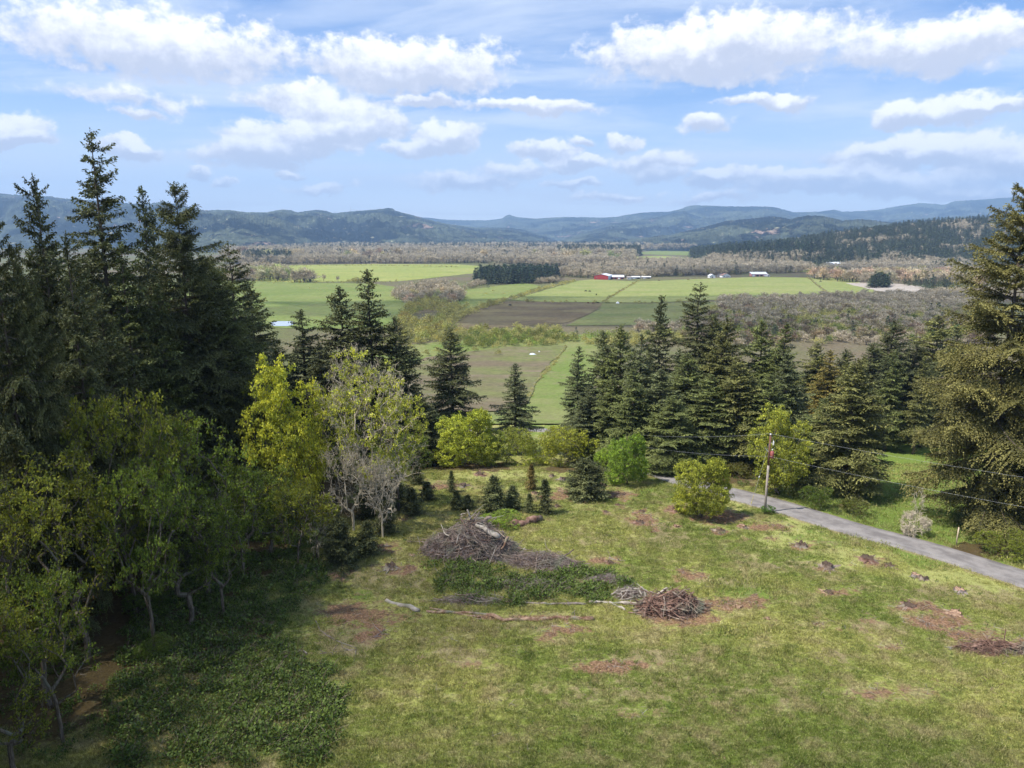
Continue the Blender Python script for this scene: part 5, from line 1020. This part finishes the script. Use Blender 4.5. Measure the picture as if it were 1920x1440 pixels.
def stump(label, px, py, r, h, mat, seed, cut=True):
    g = np.random.default_rng(seed + 300); p = at(px, py, -.08); e = empty('tree_stump', p, g.uniform(0, 6)); tag(e, label, 'tree stump'); b = MB(); n = 18; t = np.arange(n) / n * 6.283
    lob = 1 + .18 * np.sin(t * 3 + g.uniform(0, 6)) + .10 * np.sin(t * 7) ; zs = np.array([0, .12, .3, .6, 1.0]); fl = np.array([1.9, 1.45, 1.15, 1.0, .95]); V = []
    for z, f in zip(zs, fl):
        for j in range(n): q = r * f * (1 + (lob[j] - 1) * (f ** 2)) * (1 + .05 * g.normal()); V.append([math.cos(t[j]) * q, math.sin(t[j]) * q, h * z + (0 if z < 1 else h * .22 * g.normal())])
    Fq = [[i * n + j, i * n + (j + 1) % n, (i + 1) * n + (j + 1) % n, (i + 1) * n + j] for i in range(4) for j in range(n)]; b.add(V, Fq)
    for i in range(7): a = g.uniform(0, 6.28); L = r * g.uniform(1.6, 3.2); b.tubes([[math.cos(a) * r * .8, math.sin(a) * r * .8, h * .3]], [[math.cos(a) * L, math.sin(a) * L, .03]], r * .22, r * .07, 5)
    obj('bark', b.mesh('stump_bark', [mat], True), e)
    b = MB(); V2 = [[v[0] * .93, v[1] * .93, v[2] - .02] for v in V[-n:]]; V2.append([0, 0, h * .9]); b.add(V2, [[j, (j + 1) % n, n] for j in range(n)]); obj('top_surface', b.mesh('stump_top', [M_cut if cut else M_core]), e)
for a in [
 ('stump with pale cut top on the dirt left of the largest brush pile', 733, 1064, .55, .55, M_stick, 0), ('reddish stump in the forest shade next to a young fir', 712, 1026, .5, .4, M_redlog, 0), ('stump at the far left of the dirt strip by the smallest fir', 808, 916, .45, .5, M_rstick, 0),
 ('broken stump with a dark hollow right of the smallest fir', 866, 912, .6, .5, M_stick, 0), ('low dark stump between the young firs and the strip of dirt', 763, 968, .3, .3, M_rstick, 0), ('reddish mound of a rotten stump in the pale grass at the clearing head', 898, 890, .6, .35, M_rstick, 0),
 ('small stump at the foot of the olive bushes', 1035, 893, .35, .35, M_stick, 0), ('grey stump just left of the squat dark shrubby fir', 1056, 900, .5, .5, M_twg, 0), ('reddish stump hidden behind the squat dark shrubby fir', 1130, 912, .5, .4, M_redlog, 0),
 ('dark low stump beside the upright young fir', 1045, 950, .35, .3, M_rstick, 0), ('reddish stump in the dirt strip left of the upright young fir', 1002, 925, .45, .3, M_redlog, 0),
 ('small dark stump at the top of the straw coloured dirt mound', 1203, 960, .35, .3, M_rstick, 0), ('dark stump at the lower edge of the straw coloured dirt mound', 1200, 980, .5, .3, M_rstick, 0), ('tiny dark stump in the grass left of the dirt mound', 1158, 947, .3, .25, M_rstick, 0), ('tiny reddish stump above the tail of twigs', 1136, 960, .3, .22, M_rstick, 0),
 ('dark red stump just left of the lone yellow green bush', 1268, 960, .5, .5, M_rstick, 0), ('small orange red stump in the grass under the lone bush', 1268, 988, .35, .28, M_redlog, 1), ('smallest reddish stump in open grass', 1226, 997, .3, .2, M_redlog, 1), ('dark flat stump in a reddish ring of chips', 1351, 996, .5, .32, M_stick, 0),
 ('orange stump at the left end of the long chip patch below the lane', 1392, 988, .45, .35, M_redlog, 1), ('dark stump with a black hollow below the lane', 1502, 1025, .55, .55, M_stick, 0), ('short brown stump with splintered top in open grass', 1551, 1064, .6, .5, M_stick, 0),
 ('wide splintered stump near the lane', 1626, 1049, .7, .4, M_rstick, 0), ('low reddish stump close to the wide splintered one', 1667, 1060, .5, .25, M_rstick, 0), ('light grey stump next to its darker twin near the lane', 1716, 1080, .4, .35, M_twg, 1), ('dark stump next to its light grey twin', 1731, 1085, .4, .35, M_stick, 0),
 ('pale weathered stump nearest the lane at the far right', 1798, 1108, .5, .35, M_twg, 1), ('dark stump by the reddish ring of earth right of the tail of twigs', 1145, 1056, .4, .3, M_rstick, 0), ('low red stump under the long chip patch', 1552, 1112, .5, .25, M_redlog, 0),
 ('red stump on the bare earth beyond the reddish heap', 1385, 1138, .35, .2, M_redlog, 1), ('tiny red stump in the grass below the reddish heap', 1438, 1160, .3, .18, M_redlog, 1), ('orange splintered stump in the brown earth near the right edge', 1790, 1150, .55, .28, M_redlog, 1), ('dark flat stump above the brown earth near the right edge', 1705, 1136, .6, .22, M_rstick, 0),
 ('grey stone like stump in the grass left of the largest pile', 773, 1042, .3, .2, M_pale, 1)]:
    stump(*a[:6], seed=a[1], cut=bool(a[6]))

# ------------------------------------------------------------------ utility poles, wires, fence post
M_pole = bark('pole_wood', (.30, .25, .22), (.50, .44, .40), 1.2, (8, 8, .6)); M_poled = bark('creosoted_wood', (.12, .06, .045), (.24, .12, .09), 1.2, (8, 8, .6))
M_steel = material('galvanised_steel', lambda t: bsdf(t, (.55, .56, .57), .45, .5, metal=.6)); M_porc = material('white_porcelain', lambda t: bsdf(t, (.8, .8, .8), .25, .5)); M_tr = material('brown_transformer', lambda t: bsdf(t, (.34, .10, .085), .4, .5)); M_yel = material('yellow_plastic', lambda t: bsdf(t, (.75, .6, .08), .5, .3)); M_cable = material('bare_cable', lambda t: bsdf(t, (.45, .46, .47), .5, .5))
pb = at(1434, 962); pdep = pb[1] * CP - pb[2] * SP; PH = 140 * pdep / F / math.cos(math.atan2(242, F) + PITCH)
def pole(loc, label, ph, full=True):
    r = empty('utility_pole', loc); tag(r, label, 'utility pole', 'utility poles along the lane')
    b = MB(); k = ph * .62; b.path([[0, 0, -.3], [0, 0, k * .5], [0, 0, k]], [.165, .15, .14], 12, 0, True); b.path([[0, 0, k], [0, 0, ph * .8], [0, 0, ph]], [.139, .125, .115], 12, 1, True); obj('pole', b.mesh('pole', [M_pole, M_poled], True), r)
    b = MB(); b.path([[0, 0, ph], [0, 0, ph + .08], [0, 0, ph + .1], [0, 0, ph + .2], [0, 0, ph + .26]], [.03, .06, .12, .11, .03], 10); obj('insulator', b.mesh('insulator', [M_porc], True), r)
    if full:
        zt = ph * .71; b = MB(); b.path([[.34, -.1, zt], [.34, -.1, zt + .05], [.34, -.1, zt + .95], [.34, -.1, zt + 1.0]], [.15, .24, .24, .18], 16); t_ = obj('transformer', b.mesh('transformer', [M_tr], True), r)
        b = MB(); b.path([[.34, -.1, zt + 1.0], [.34, -.1, zt + 1.12], [.34, -.1, zt + 1.14], [.34, -.1, zt + 1.32]], [.05, .05, .09, .05], 8); obj('bushing', b.mesh('bushing', [M_porc], True), t_)
        b = MB(); b.box((.1, -.14, zt + .25), (.16, -.06, zt + .33)); b.box((.1, -.14, zt + .7), (.16, -.06, zt + .78)); obj('bracket', b.mesh('bracket', [M_steel]), t_)
        b = MB(); b.path([[.36, -.1, ph - 1.35], [.42, -.1, ph - 1.2], [.44, -.1, ph - .85], [.38, -.1, ph - .7]], [.05, .09, .08, .04], 8); obj('fuse_cutout', b.mesh('fuse_cutout', [M_porc], True), r)
        b = MB(); b.tubes([[.1, -.05, ph - 1.0]], [[.38, -.1, ph - 1.0]], .03, .03, 6); b.tubes([[-.08, 0, ph - 2.3]], [[-.62, .1, ph - 1.7]], .05, .04, 6); obj('cross_bracket', b.mesh('cross_bracket', [M_steel]), r)
        b = MB(); b.path([[.42, -.1, ph - .7], [.6, -.1, ph - 1.2], [.55, -.1, ph - 1.9], [.36, -.1, zt + 1.3]], [.012] * 4, 5); b.path([[.05, -.1, ph], [.3, -.1, ph - .4], [.40, -.1, ph - .7]], [.012] * 3, 5); obj('jumper_wire', b.mesh('jumper_wire', [M_cable]), r)
        b = MB(); b.box((-.02, -.165, ph * .34), (.16, -.145, ph * .34 + .25)); obj('tag_plate', b.mesh('tag_plate', [M_poled]), r)
        a = at(1408, 947) - np.array(loc); s0 = np.array([-.1, 0, ph - 1.0]); b = MB(); b.tubes([s0], [a + [0, 0, -.1]], .018, .018, 6); gw = obj('guy_wire', b.mesh('guy_wire', [M_cable]), r)
        m = s0 + (a - s0) * .52; m2 = s0 + (a - s0) * .55; b = MB(); b.path([m, (m + m2) / 2, m2], [.05, .08, .05], 8); obj('strain_insulator', b.mesh('strain_insulator', [M_porc], True), gw)
        m = s0 + (a - s0) * .84; b = MB(); b.path([m, a], [.035, .045], 8); obj('guard_sleeve', b.mesh('guard_sleeve', [M_yel]), gw)
    return r
pole(pb, 'weathered utility pole with a brown transformer and guy wire beside the lane', PH)
q2 = (78.0, 56.0, Hs(78, 56)); pole(q2, 'plain utility pole further down the lane past the huge mossy fir', PH, False)
e3 = sight(1178, 816, 119); q3 = (e3[0], e3[1], Hs(e3[0], e3[1])); pole(q3, 'plain utility pole hidden among the roadside firs', e3[2] - q3[2], False)
def wire(label, a, b_, sag):
    a = np.array(a); b_ = np.array(b_); t = np.linspace(0, 1, 25)[:, None]; P = a + (b_ - a) * t; P[:, 2] -= (4 * sag * t * (1 - t))[:, 0]
    m = MB(); m.path(P - P[0], [.008] * 25, 5); o = obj('power_line', m.mesh('power_line', [M_cable], True)); o.location = P[0]; tag(o, label, 'power line')
pt = np.array(pb) + [0, 0, PH + .25]; lo = np.array(pb) + [0, -.14, PH * .74]
wire('upper wire running from the transformer pole towards the huge mossy fir', pt, np.array(q2) + [0, 0, PH + .25], .7); wire('lower wire running from the transformer pole towards the huge mossy fir', lo, np.array(q2) + [0, -.14, PH * .72], .8)
wire('upper wire running from the transformer pole back into the roadside firs', pt, e3 + [0, 0, .25], .5); wire('lower wire running from the transformer pole back into the roadside firs', lo, sight(1180, 833, 119), .5)
fp = at(1793, 1020); r = empty('fence_post', fp); tag(r, 'single pale wooden fence post standing in the grass across the lane', 'fence post'); b = MB(); b.path([[0, 0, -.3], [.02, 0, 1.0], [.05, 0, 2.15]], [.085, .08, .075], 10); obj('post', b.mesh('fence_post', [bark('post_wood', (.45, .36, .24), (.62, .52, .38))], True), r); b = MB(); b.path([[.05, 0, 2.15], [.05, 0, 2.17]], [.07, .06], 10); obj('cut_top', b.mesh('post_top', [M_cut]), r)
# pasture fence posts along the weedy line
random.seed(21); FW = worldpoly([(1062, 650), (1030, 690), (1003, 722), (990, 748)])
fpb = MB(); fpb.path([[0, 0, -.2], [0, 0, 1.35]], [.07, .06], 7); fpm = fpb.mesh('pasture_post', [M_pole], True)
for a, b_ in zip(FW[:-1], FW[1:]):
    n = int(np.linalg.norm(b_ - a) / 6)
    for i in range(n):
        q = a + (b_ - a) * i / n; o = obj('pasture_post', fpm); o.location = (q[0], q[1], Hs(*q)); tag(o, 'grey fence post in the weedy line between the purple brown and green pasture', 'fence post', 'posts of the pasture fence')

# ------------------------------------------------------------------ farm buildings, animals
def paint_mat(name, c, rough=.6, wave=0):
    def b(t):
        p = t.n.new('ShaderNodeTexCoord').outputs['Object']; n = t.noise(p, .6, 4); k = t.ramp(n, .3, .7, .85, 1.12); return bsdf(t, t.mix(1.0, c, t.comb(k, k, k), 'MULTIPLY'), rough, .3)
    return material(name, b)
M_red = paint_mat('red_barn_paint', (.36, .045, .045)); M_wht = paint_mat('white_paint', (.78, .78, .78)); M_roof = paint_mat('pale_metal_roof', (.72, .75, .80), .45); M_gry = paint_mat('grey_wood', (.38, .34, .30)); M_brn = paint_mat('brown_roof', (.22, .13, .10)); M_pnk = paint_mat('faded_red_paint', (.55, .26, .24)); M_drk = paint_mat('dark_opening', (.02, .02, .022)); M_sid = paint_mat('pale_metal_wall', (.62, .66, .74), .5)
def building(name, label, px, py, W, L, eave, apex, rz, wall, roof, front=None, openings=(), cat='building', side=None, trim=None):
    """gabled building whose gable end (width W) faces the viewer before turning by RZ; py is the foot of the front wall"""
    p = at(px, py); r = empty(name, (p[0], p[1], p[2] + .2), rz); tag(r, label, cat)
    b = MB(); w2 = W / 2; V = [[-w2, 0, 0], [w2, 0, 0], [w2, 0, eave], [0, 0, apex], [-w2, 0, eave], [-w2, L, 0], [w2, L, 0], [w2, L, eave], [0, L, apex], [-w2, L, eave]]
    b.add(V, [[0, 1, 2, 4], [5, 9, 7, 6]], 0); b.add(V, [[4, 2, 3], [9, 8, 7]], 0); b.add(V, [[0, 4, 9, 5], [1, 6, 7, 2]], 1); obj('wall', b.mesh(name + '_wall', [front or wall, side or wall]), r)
    b = MB(); o = .45; th_ = .12; sl = (apex - eave) / w2
    for sx in (-1, 1):
        x1 = sx * (w2 + o); z1 = eave - sl * o + .1; V = [[0, -o, apex + .1], [x1, -o, z1], [x1, L + o, z1], [0, L + o, apex + .1]]; V = V + [[v[0], v[1], v[2] + th_] for v in V]; b.add(V, [[0, 1, 2, 3], [7, 6, 5, 4], [0, 4, 5, 1], [1, 5, 6, 2], [2, 6, 7, 3], [3, 7, 4, 0]])
    obj('roof', b.mesh(name + '_roof', [roof]), r)
    for nm, x, z, w, h, m in openings:
        b = MB(); b.box((x - w / 2, -.06, z), (x + w / 2, .02, z + h)); f = obj(nm, b.mesh(nm, [m]), r)
        b = MB()
        for lo_, hi_ in (((x - w / 2 - .12, -.1, z), (x - w / 2, -.0, z + h)), ((x + w / 2, -.1, z), (x + w / 2 + .12, -.0, z + h)), ((x - w / 2 - .12, -.1, z + h), (x + w / 2 + .12, -.0, z + h + .12))): b.box(lo_, hi_)
        obj('frame', b.mesh('frame', [M_wht]), f)
    return r
building('red_barn', 'largest red barn with a pale metal side and roof', 1127, 524.3, 22, 30, 5.6, 8.0, -.36, M_red, M_roof, side=M_sid, openings=[('window', -7, 1.5, 1.2, 1.2, M_drk)], cat='barn')
def shed(name, label, px, py, W, D, hf, hb, rz, wall, roof, bays=0, door=None, cat='shed'):
    """long shed with one roof falling towards the viewer; its long side faces the viewer"""
    p = at(px, py); r = empty(name, (p[0], p[1], p[2] + .2), rz); tag(r, label, cat); w2 = W / 2; b = MB()
    V = [[-w2, 0, 0], [w2, 0, 0], [w2, D, 0], [-w2, D, 0], [-w2, 0, hf], [w2, 0, hf], [w2, D, hb], [-w2, D, hb]]; b.add(V, [[0, 1, 5, 4], [1, 2, 6, 5], [2, 3, 7, 6], [3, 0, 4, 7]]); obj('wall', b.mesh(name + '_wall', [wall]), r)
    b = MB(); o = .4; V = [[-w2 - o, -o, hf + .05], [w2 + o, -o, hf + .05], [w2 + o, D + o, hb + .05], [-w2 - o, D + o, hb + .05]]; V = V + [[v[0], v[1], v[2] + .15] for v in V]; b.add(V, [[3, 2, 1, 0], [4, 5, 6, 7], [0, 1, 5, 4], [1, 2, 6, 5], [2, 3, 7, 6], [3, 0, 4, 7]]); obj('roof', b.mesh(name + '_roof', [roof]), r)
    for i in range(bays):
        x = -w2 + W * (i + .5) / bays; b = MB(); b.box((x - W / bays * .32, -.06, .05), (x + W / bays * .32, .02, hf * .72)); obj('doorway', b.mesh('doorway', [M_drk if i % 3 else M_wht]), r)
    return r
shed('red_shed', 'long low red shed with a bright white roof next to the largest red barn', 1154, 523.5, 26, 9, 3.0, 5.6, -.08, M_red, M_roof, 5)
shed('grey_shed', 'small grey shed to the right of the long red shed', 1181, 524.2, 7, 6, 3, 4.2, .1, M_gry, M_gry, 1); shed('white_shed', 'long low white roofed shed in the trees right of the long red shed', 1193, 523, 13, 6, 2.4, 3.6, .05, M_gry, M_roof, 2); shed('white_shed', 'low white shelter at the edge of the long green field', 1212, 522.5, 14, 5, 2.2, 3.2, .0, M_gry, M_wht, 2)
shed('pale_roofed_shed', 'pale metal roofed shed behind the hedge above the long green field', 1310, 515, 26, 12, 3.2, 5.6, .05, M_gry, M_roof, 3)
building('white_house', 'small white gabled house at the top of the long green field', 1336, 521.5, 9, 9, 3.4, 5.8, .1, M_wht, M_roof, openings=[('door', 0, 0, 1.4, 2.2, M_drk), ('window', -2.6, 1.2, 1, 1.1, M_drk)], cat='house')
building('farm_house', 'brown roofed farmhouse next to the small white house', 1362, 520.5, 14, 9, 3.2, 6.2, .2, M_wht, M_brn, openings=[('door', 1, 0, 1.2, 2.1, M_drk), ('window', -4, 1, 1.6, 1.2, M_drk), ('window', 4, 1, 1.6, 1.2, M_drk)], cat='house')
building('farm_house', 'brownish farmhouse half hidden by leafless trees by a conifer', 1350, 519, 10, 8, 3, 5.8, -.3, M_gry, M_brn, openings=[('window', 0, 1, 1.6, 1.2, M_drk)], cat='house')
shed('pink_shed', 'faded pink red shed with a white roof beyond the long green field', 1424, 518.5, 26, 11, 3.6, 6.6, .0, M_pnk, M_roof, 4); building('white_hut', 'tiny white hut just right of the faded pink red shed', 1441, 518.7, 4, 4, 2, 3, 0, M_wht, M_wht, openings=[('door', 0, 0, 1, 1.7, M_drk)], cat='hut')
shed('white_farm_shed', 'long white roofed shed in the pinkish woods, left of its neighbours', 1572, 499, 40, 14, 3.5, 8, .15, M_wht, M_roof, 4); building('white_farm_house', 'white farmhouse in the pinkish woods in front of the long white roofed shed', 1588, 505, 16, 12, 4, 8, .4, M_wht, M_roof, openings=[('window', -4, 1, 2, 1.6, M_drk), ('window', 4, 1, 2, 1.6, M_drk), ('door', 0, 0, 1.4, 2.4, M_drk)], cat='house'); shed('white_farm_shed', 'pale open sided shed in the pinkish woods, right of the farmhouse', 1604, 504, 34, 12, 3.6, 7, .0, M_wht, M_roof, 5)
shed('distant_barn', 'tiny white roofed barn in the far river woods under the hills', 650, 473, 60, 26, 6, 16, .1, M_gry, M_roof, 3, cat='barn'); shed('distant_barn', 'tiny white barn among leafless trees beyond the bright field', 849, 487, 36, 14, 5, 10, .05, M_wht, M_roof, 3, cat='barn')
shed('distant_barn', 'tiny pale shed on the hillside field behind the farms', 1525, 489, 12, 8, 3, 6, 0, M_wht, M_roof, 1, cat='barn')
def cow_mesh(name, mat):
    b = MB(); b.path([[-.95, 0, 1.05], [-.8, 0, 1.05], [-.3, 0, .98], [.3, 0, 1.0], [.8, 0, 1.1], [1.0, 0, 1.12]], [.12, .33, .40, .38, .32, .15], 12); b.path([[.85, 0, 1.15], [1.2, 0, .95], [1.5, 0, .55], [1.65, 0, .32], [1.8, 0, .2]], [.2, .16, .16, .12, .07], 9)
    for x, y in ((-.72, .2), (-.72, -.2), (.72, .2), (.72, -.2)): b.path([[x, y, .95], [x + .05 * (x < 0), y, .5], [x, y, 0]], [.14, .075, .06], 7)
    b.path([[-.95, 0, 1.2], [-1.05, 0, .9], [-1.05, 0, .5]], [.03, .02, .05], 5); b.box((1.42, -.3, .62), (1.5, .3, .7)); return b.mesh(name, [mat], True)
M_cow = paint_mat('black_hide', (.02, .017, .015)); M_cow2 = paint_mat('brown_hide', (.12, .05, .03)); cm = [cow_mesh('black_cow', M_cow), cow_mesh('brown_cow', M_cow2)]
for i, (px, py, k, rz, lab) in enumerate([(1098, 547.5, 0, .3, 'black cow grazing, left one of the pair in the barn field'), (1106, 548, 0, 2.6, 'black cow grazing, right one of the pair in the barn field'), (1118, 554, 0, 1.2, 'black cow grazing apart, lowest in the barn field'), (956, 574.5, 0, .4, 'black cow standing alone on the brown pasture'), (1121, 570, 0, 3, 'dark cow at the corner of the brown pasture by the fence'), (1112, 571, 1, 0, 'brown cow left of the corner of the brown pasture'), (1103, 570, 1, 2, 'small brown cow at the end of the brown pasture'), (1538, 529, 0, 0, 'dark cow in the green field right of the ditch line'), (1235, 527, 1, 0, 'brown cow at the top of the long green field'), (1290, 525.5, 1, 0, 'brown cow by the hedge at the top of the long green field')]):
    o = obj('cow', cm[k]); o.location = at(px, py, .3); o.rotation_euler = (0, 0, rz); o.scale = (1.25,) * 3; tag(o, lab, 'cow', 'cows in the valley pastures')
def heap(name, label, px, py, W, D, h, mat, seed, cat):
    g = np.random.default_rng(seed); b = MB(); n = 20; m = 7; V = []
    for i in range(m):
        q = 1 - (i / (m - 1)) ** 1.4
        for j in range(n): a = j / n * 6.283; V.append([math.cos(a) * W / 2 * q * (1 + .12 * g.normal()), math.sin(a) * D / 2 * q * (1 + .12 * g.normal()), h * (i / (m - 1)) ** .8 * (1 + .15 * math.sin(3 * a))])
    b.add(V, [[i * n + j, i * n + (j + 1) % n, (i + 1) * n + (j + 1) % n, (i + 1) * n + j] for i in range(m - 1) for j in range(n)]); o = obj(name, b.mesh(name, [mat])); o.location = at(px, py, .3); tag(o, label, cat); return o
heap('tarpaulin', 'bluish white tarpaulin heap lying in the purple brown pasture', 998, 667, 4.6, 2.2, 1.1, paint_mat('blue_white_tarp', (.68, .74, .86), .5), 1, 'tarpaulin'); heap('tarpaulin', 'cream coloured tarpaulin end beside the bluish white heap', 1005, 667.5, 1.8, 1.2, .5, M_wht, 2, 'tarpaulin'); heap('feed_sack', 'small white sack behind the tarpaulin heap in the pasture', 1011, 662, 1.2, .9, .9, M_wht, 3, 'sack'); heap('hay_bale_wrap', 'small white wrapped bale by the corner of the brown pasture', 1158, 569.5, 3.4, 2, 1.8, M_wht, 4, 'hay bale')
for px, py, hp, lab in ((658, 393, 5.5, 'tallest thin radio mast on the ridge of the blue hills'), (664, 394, 3, 'shorter radio mast right of the tallest one on the ridge'), (628, 399, 3, 'faint radio mast left of the tallest one on the ridge')):
    x, z = ztop(px, py + 1, 7150); h = hp * 7150 / F; r = empty('radio_mast', (x, 7150, z - 12)); tag(r, lab, 'radio mast'); b = MB(); b.path([[0, 0, 0], [0, 0, h + 12]], [2.2, 1.0], 6); obj('mast', b.mesh('mast', [M_gry]), r); b = MB(); b.box((-2.6, -2.6, h * .7), (2.6, 2.6, h * .8)); obj('antenna', b.mesh('antenna', [M_wht]), r)

# ------------------------------------------------------------------ the air of the valley
hb = MB(); hb.box((-15600, -15600, -70), (15600, 15600, 1150)); hz = bpy.data.materials.new('haze'); hz.use_nodes = True; t = NT(hz.node_tree); t.n.clear()
pv = t.n.new('ShaderNodeVolumePrincipled'); pv.inputs['Color'].default_value = (.42, .66, 1, 1); pv.inputs['Density'].default_value = 8.6e-5; pv.inputs['Anisotropy'].default_value = 0.0
o_ = t.n.new('ShaderNodeOutputMaterial'); t.l.new(pv.outputs[0], o_.inputs['Volume'])
tag(obj('haze', hb.mesh('haze', [hz])), kind='stuff')

# ------------------------------------------------------------------ added cumulus out of view, placed and shaped to cast shade on the land
M_shade_cloud = material('shade_cloud', lambda t: None) if False else bpy.data.materials.new('shade_cloud')
M_shade_cloud.use_nodes = True; t = NT(M_shade_cloud.node_tree); t.n.clear()
df = t.n.new('ShaderNodeBsdfDiffuse'); df.inputs[0].default_value = (.85, .85, .87, 1); tp = t.n.new('ShaderNodeBsdfTransparent'); mx = t.n.new('ShaderNodeMixShader')
t.put(mx.inputs[0], t.ramp(t.noise(t.n.new('ShaderNodeTexCoord').outputs['Object'], .012, 5, .6), .30, .55, .08, .34)); t.l.new(tp.outputs[0], mx.inputs[1]); t.l.new(df.outputs[0], mx.inputs[2]); o_ = t.n.new('ShaderNodeOutputMaterial'); t.l.new(mx.outputs[0], o_.inputs[0])
def shade_cloud(label, gx, gy, gz, ax, ay, alt, seed):
    b = MB(); n, m = 48, 20; V = []
    for i in range(m):
        ph = math.pi * i / (m - 1) - math.pi / 2
        for j in range(n):
            a = j / n * 2 * math.pi; k = 1 + .55 * float(perlin(np.array(math.cos(a) * 2.2 + seed), np.array(math.sin(a) * 2.2), seed)) + .3 * float(perlin(np.array(math.cos(a) * 6 + seed), np.array(math.sin(a) * 6), seed + 1)); k *= 1 + .25 * float(perlin(np.array(a * 3.), np.array(ph * 3.), seed + 2))
            V.append([math.cos(ph) * math.cos(a) * ax * k, math.cos(ph) * math.sin(a) * ay * k, math.sin(ph) * min(ax, ay) * (.5 if ph > 0 else .18)])
    b.add(V, [[i * n + j, i * n + (j + 1) % n, (i + 1) * n + (j + 1) % n, (i + 1) * n + j] for i in range(m - 1) for j in range(n)])
    o = obj('shade_cloud', b.mesh('shade_cloud', [M_shade_cloud], True)); k = (alt - gz) / TOSUN.z; o.location = (gx + TOSUN.x * k, gy + TOSUN.y * k, alt); tag(o, label, kind='structure')
shade_cloud('unseen broken cumulus added to shade the valley floor', 260, 640, -62, 470, 150, 1500, 1)
shade_cloud('unseen small cumulus added to shade the clearing', 25, 22, -35, 85, 24, 1400, 2)
shade_cloud('unseen small cumulus added to shade the forest', -62, 78, -20, 42, 62, 1400, 3)
shade_cloud('unseen cumulus added to shade the far valley floor', 520, 1250, -62, 300, 90, 1500, 4)
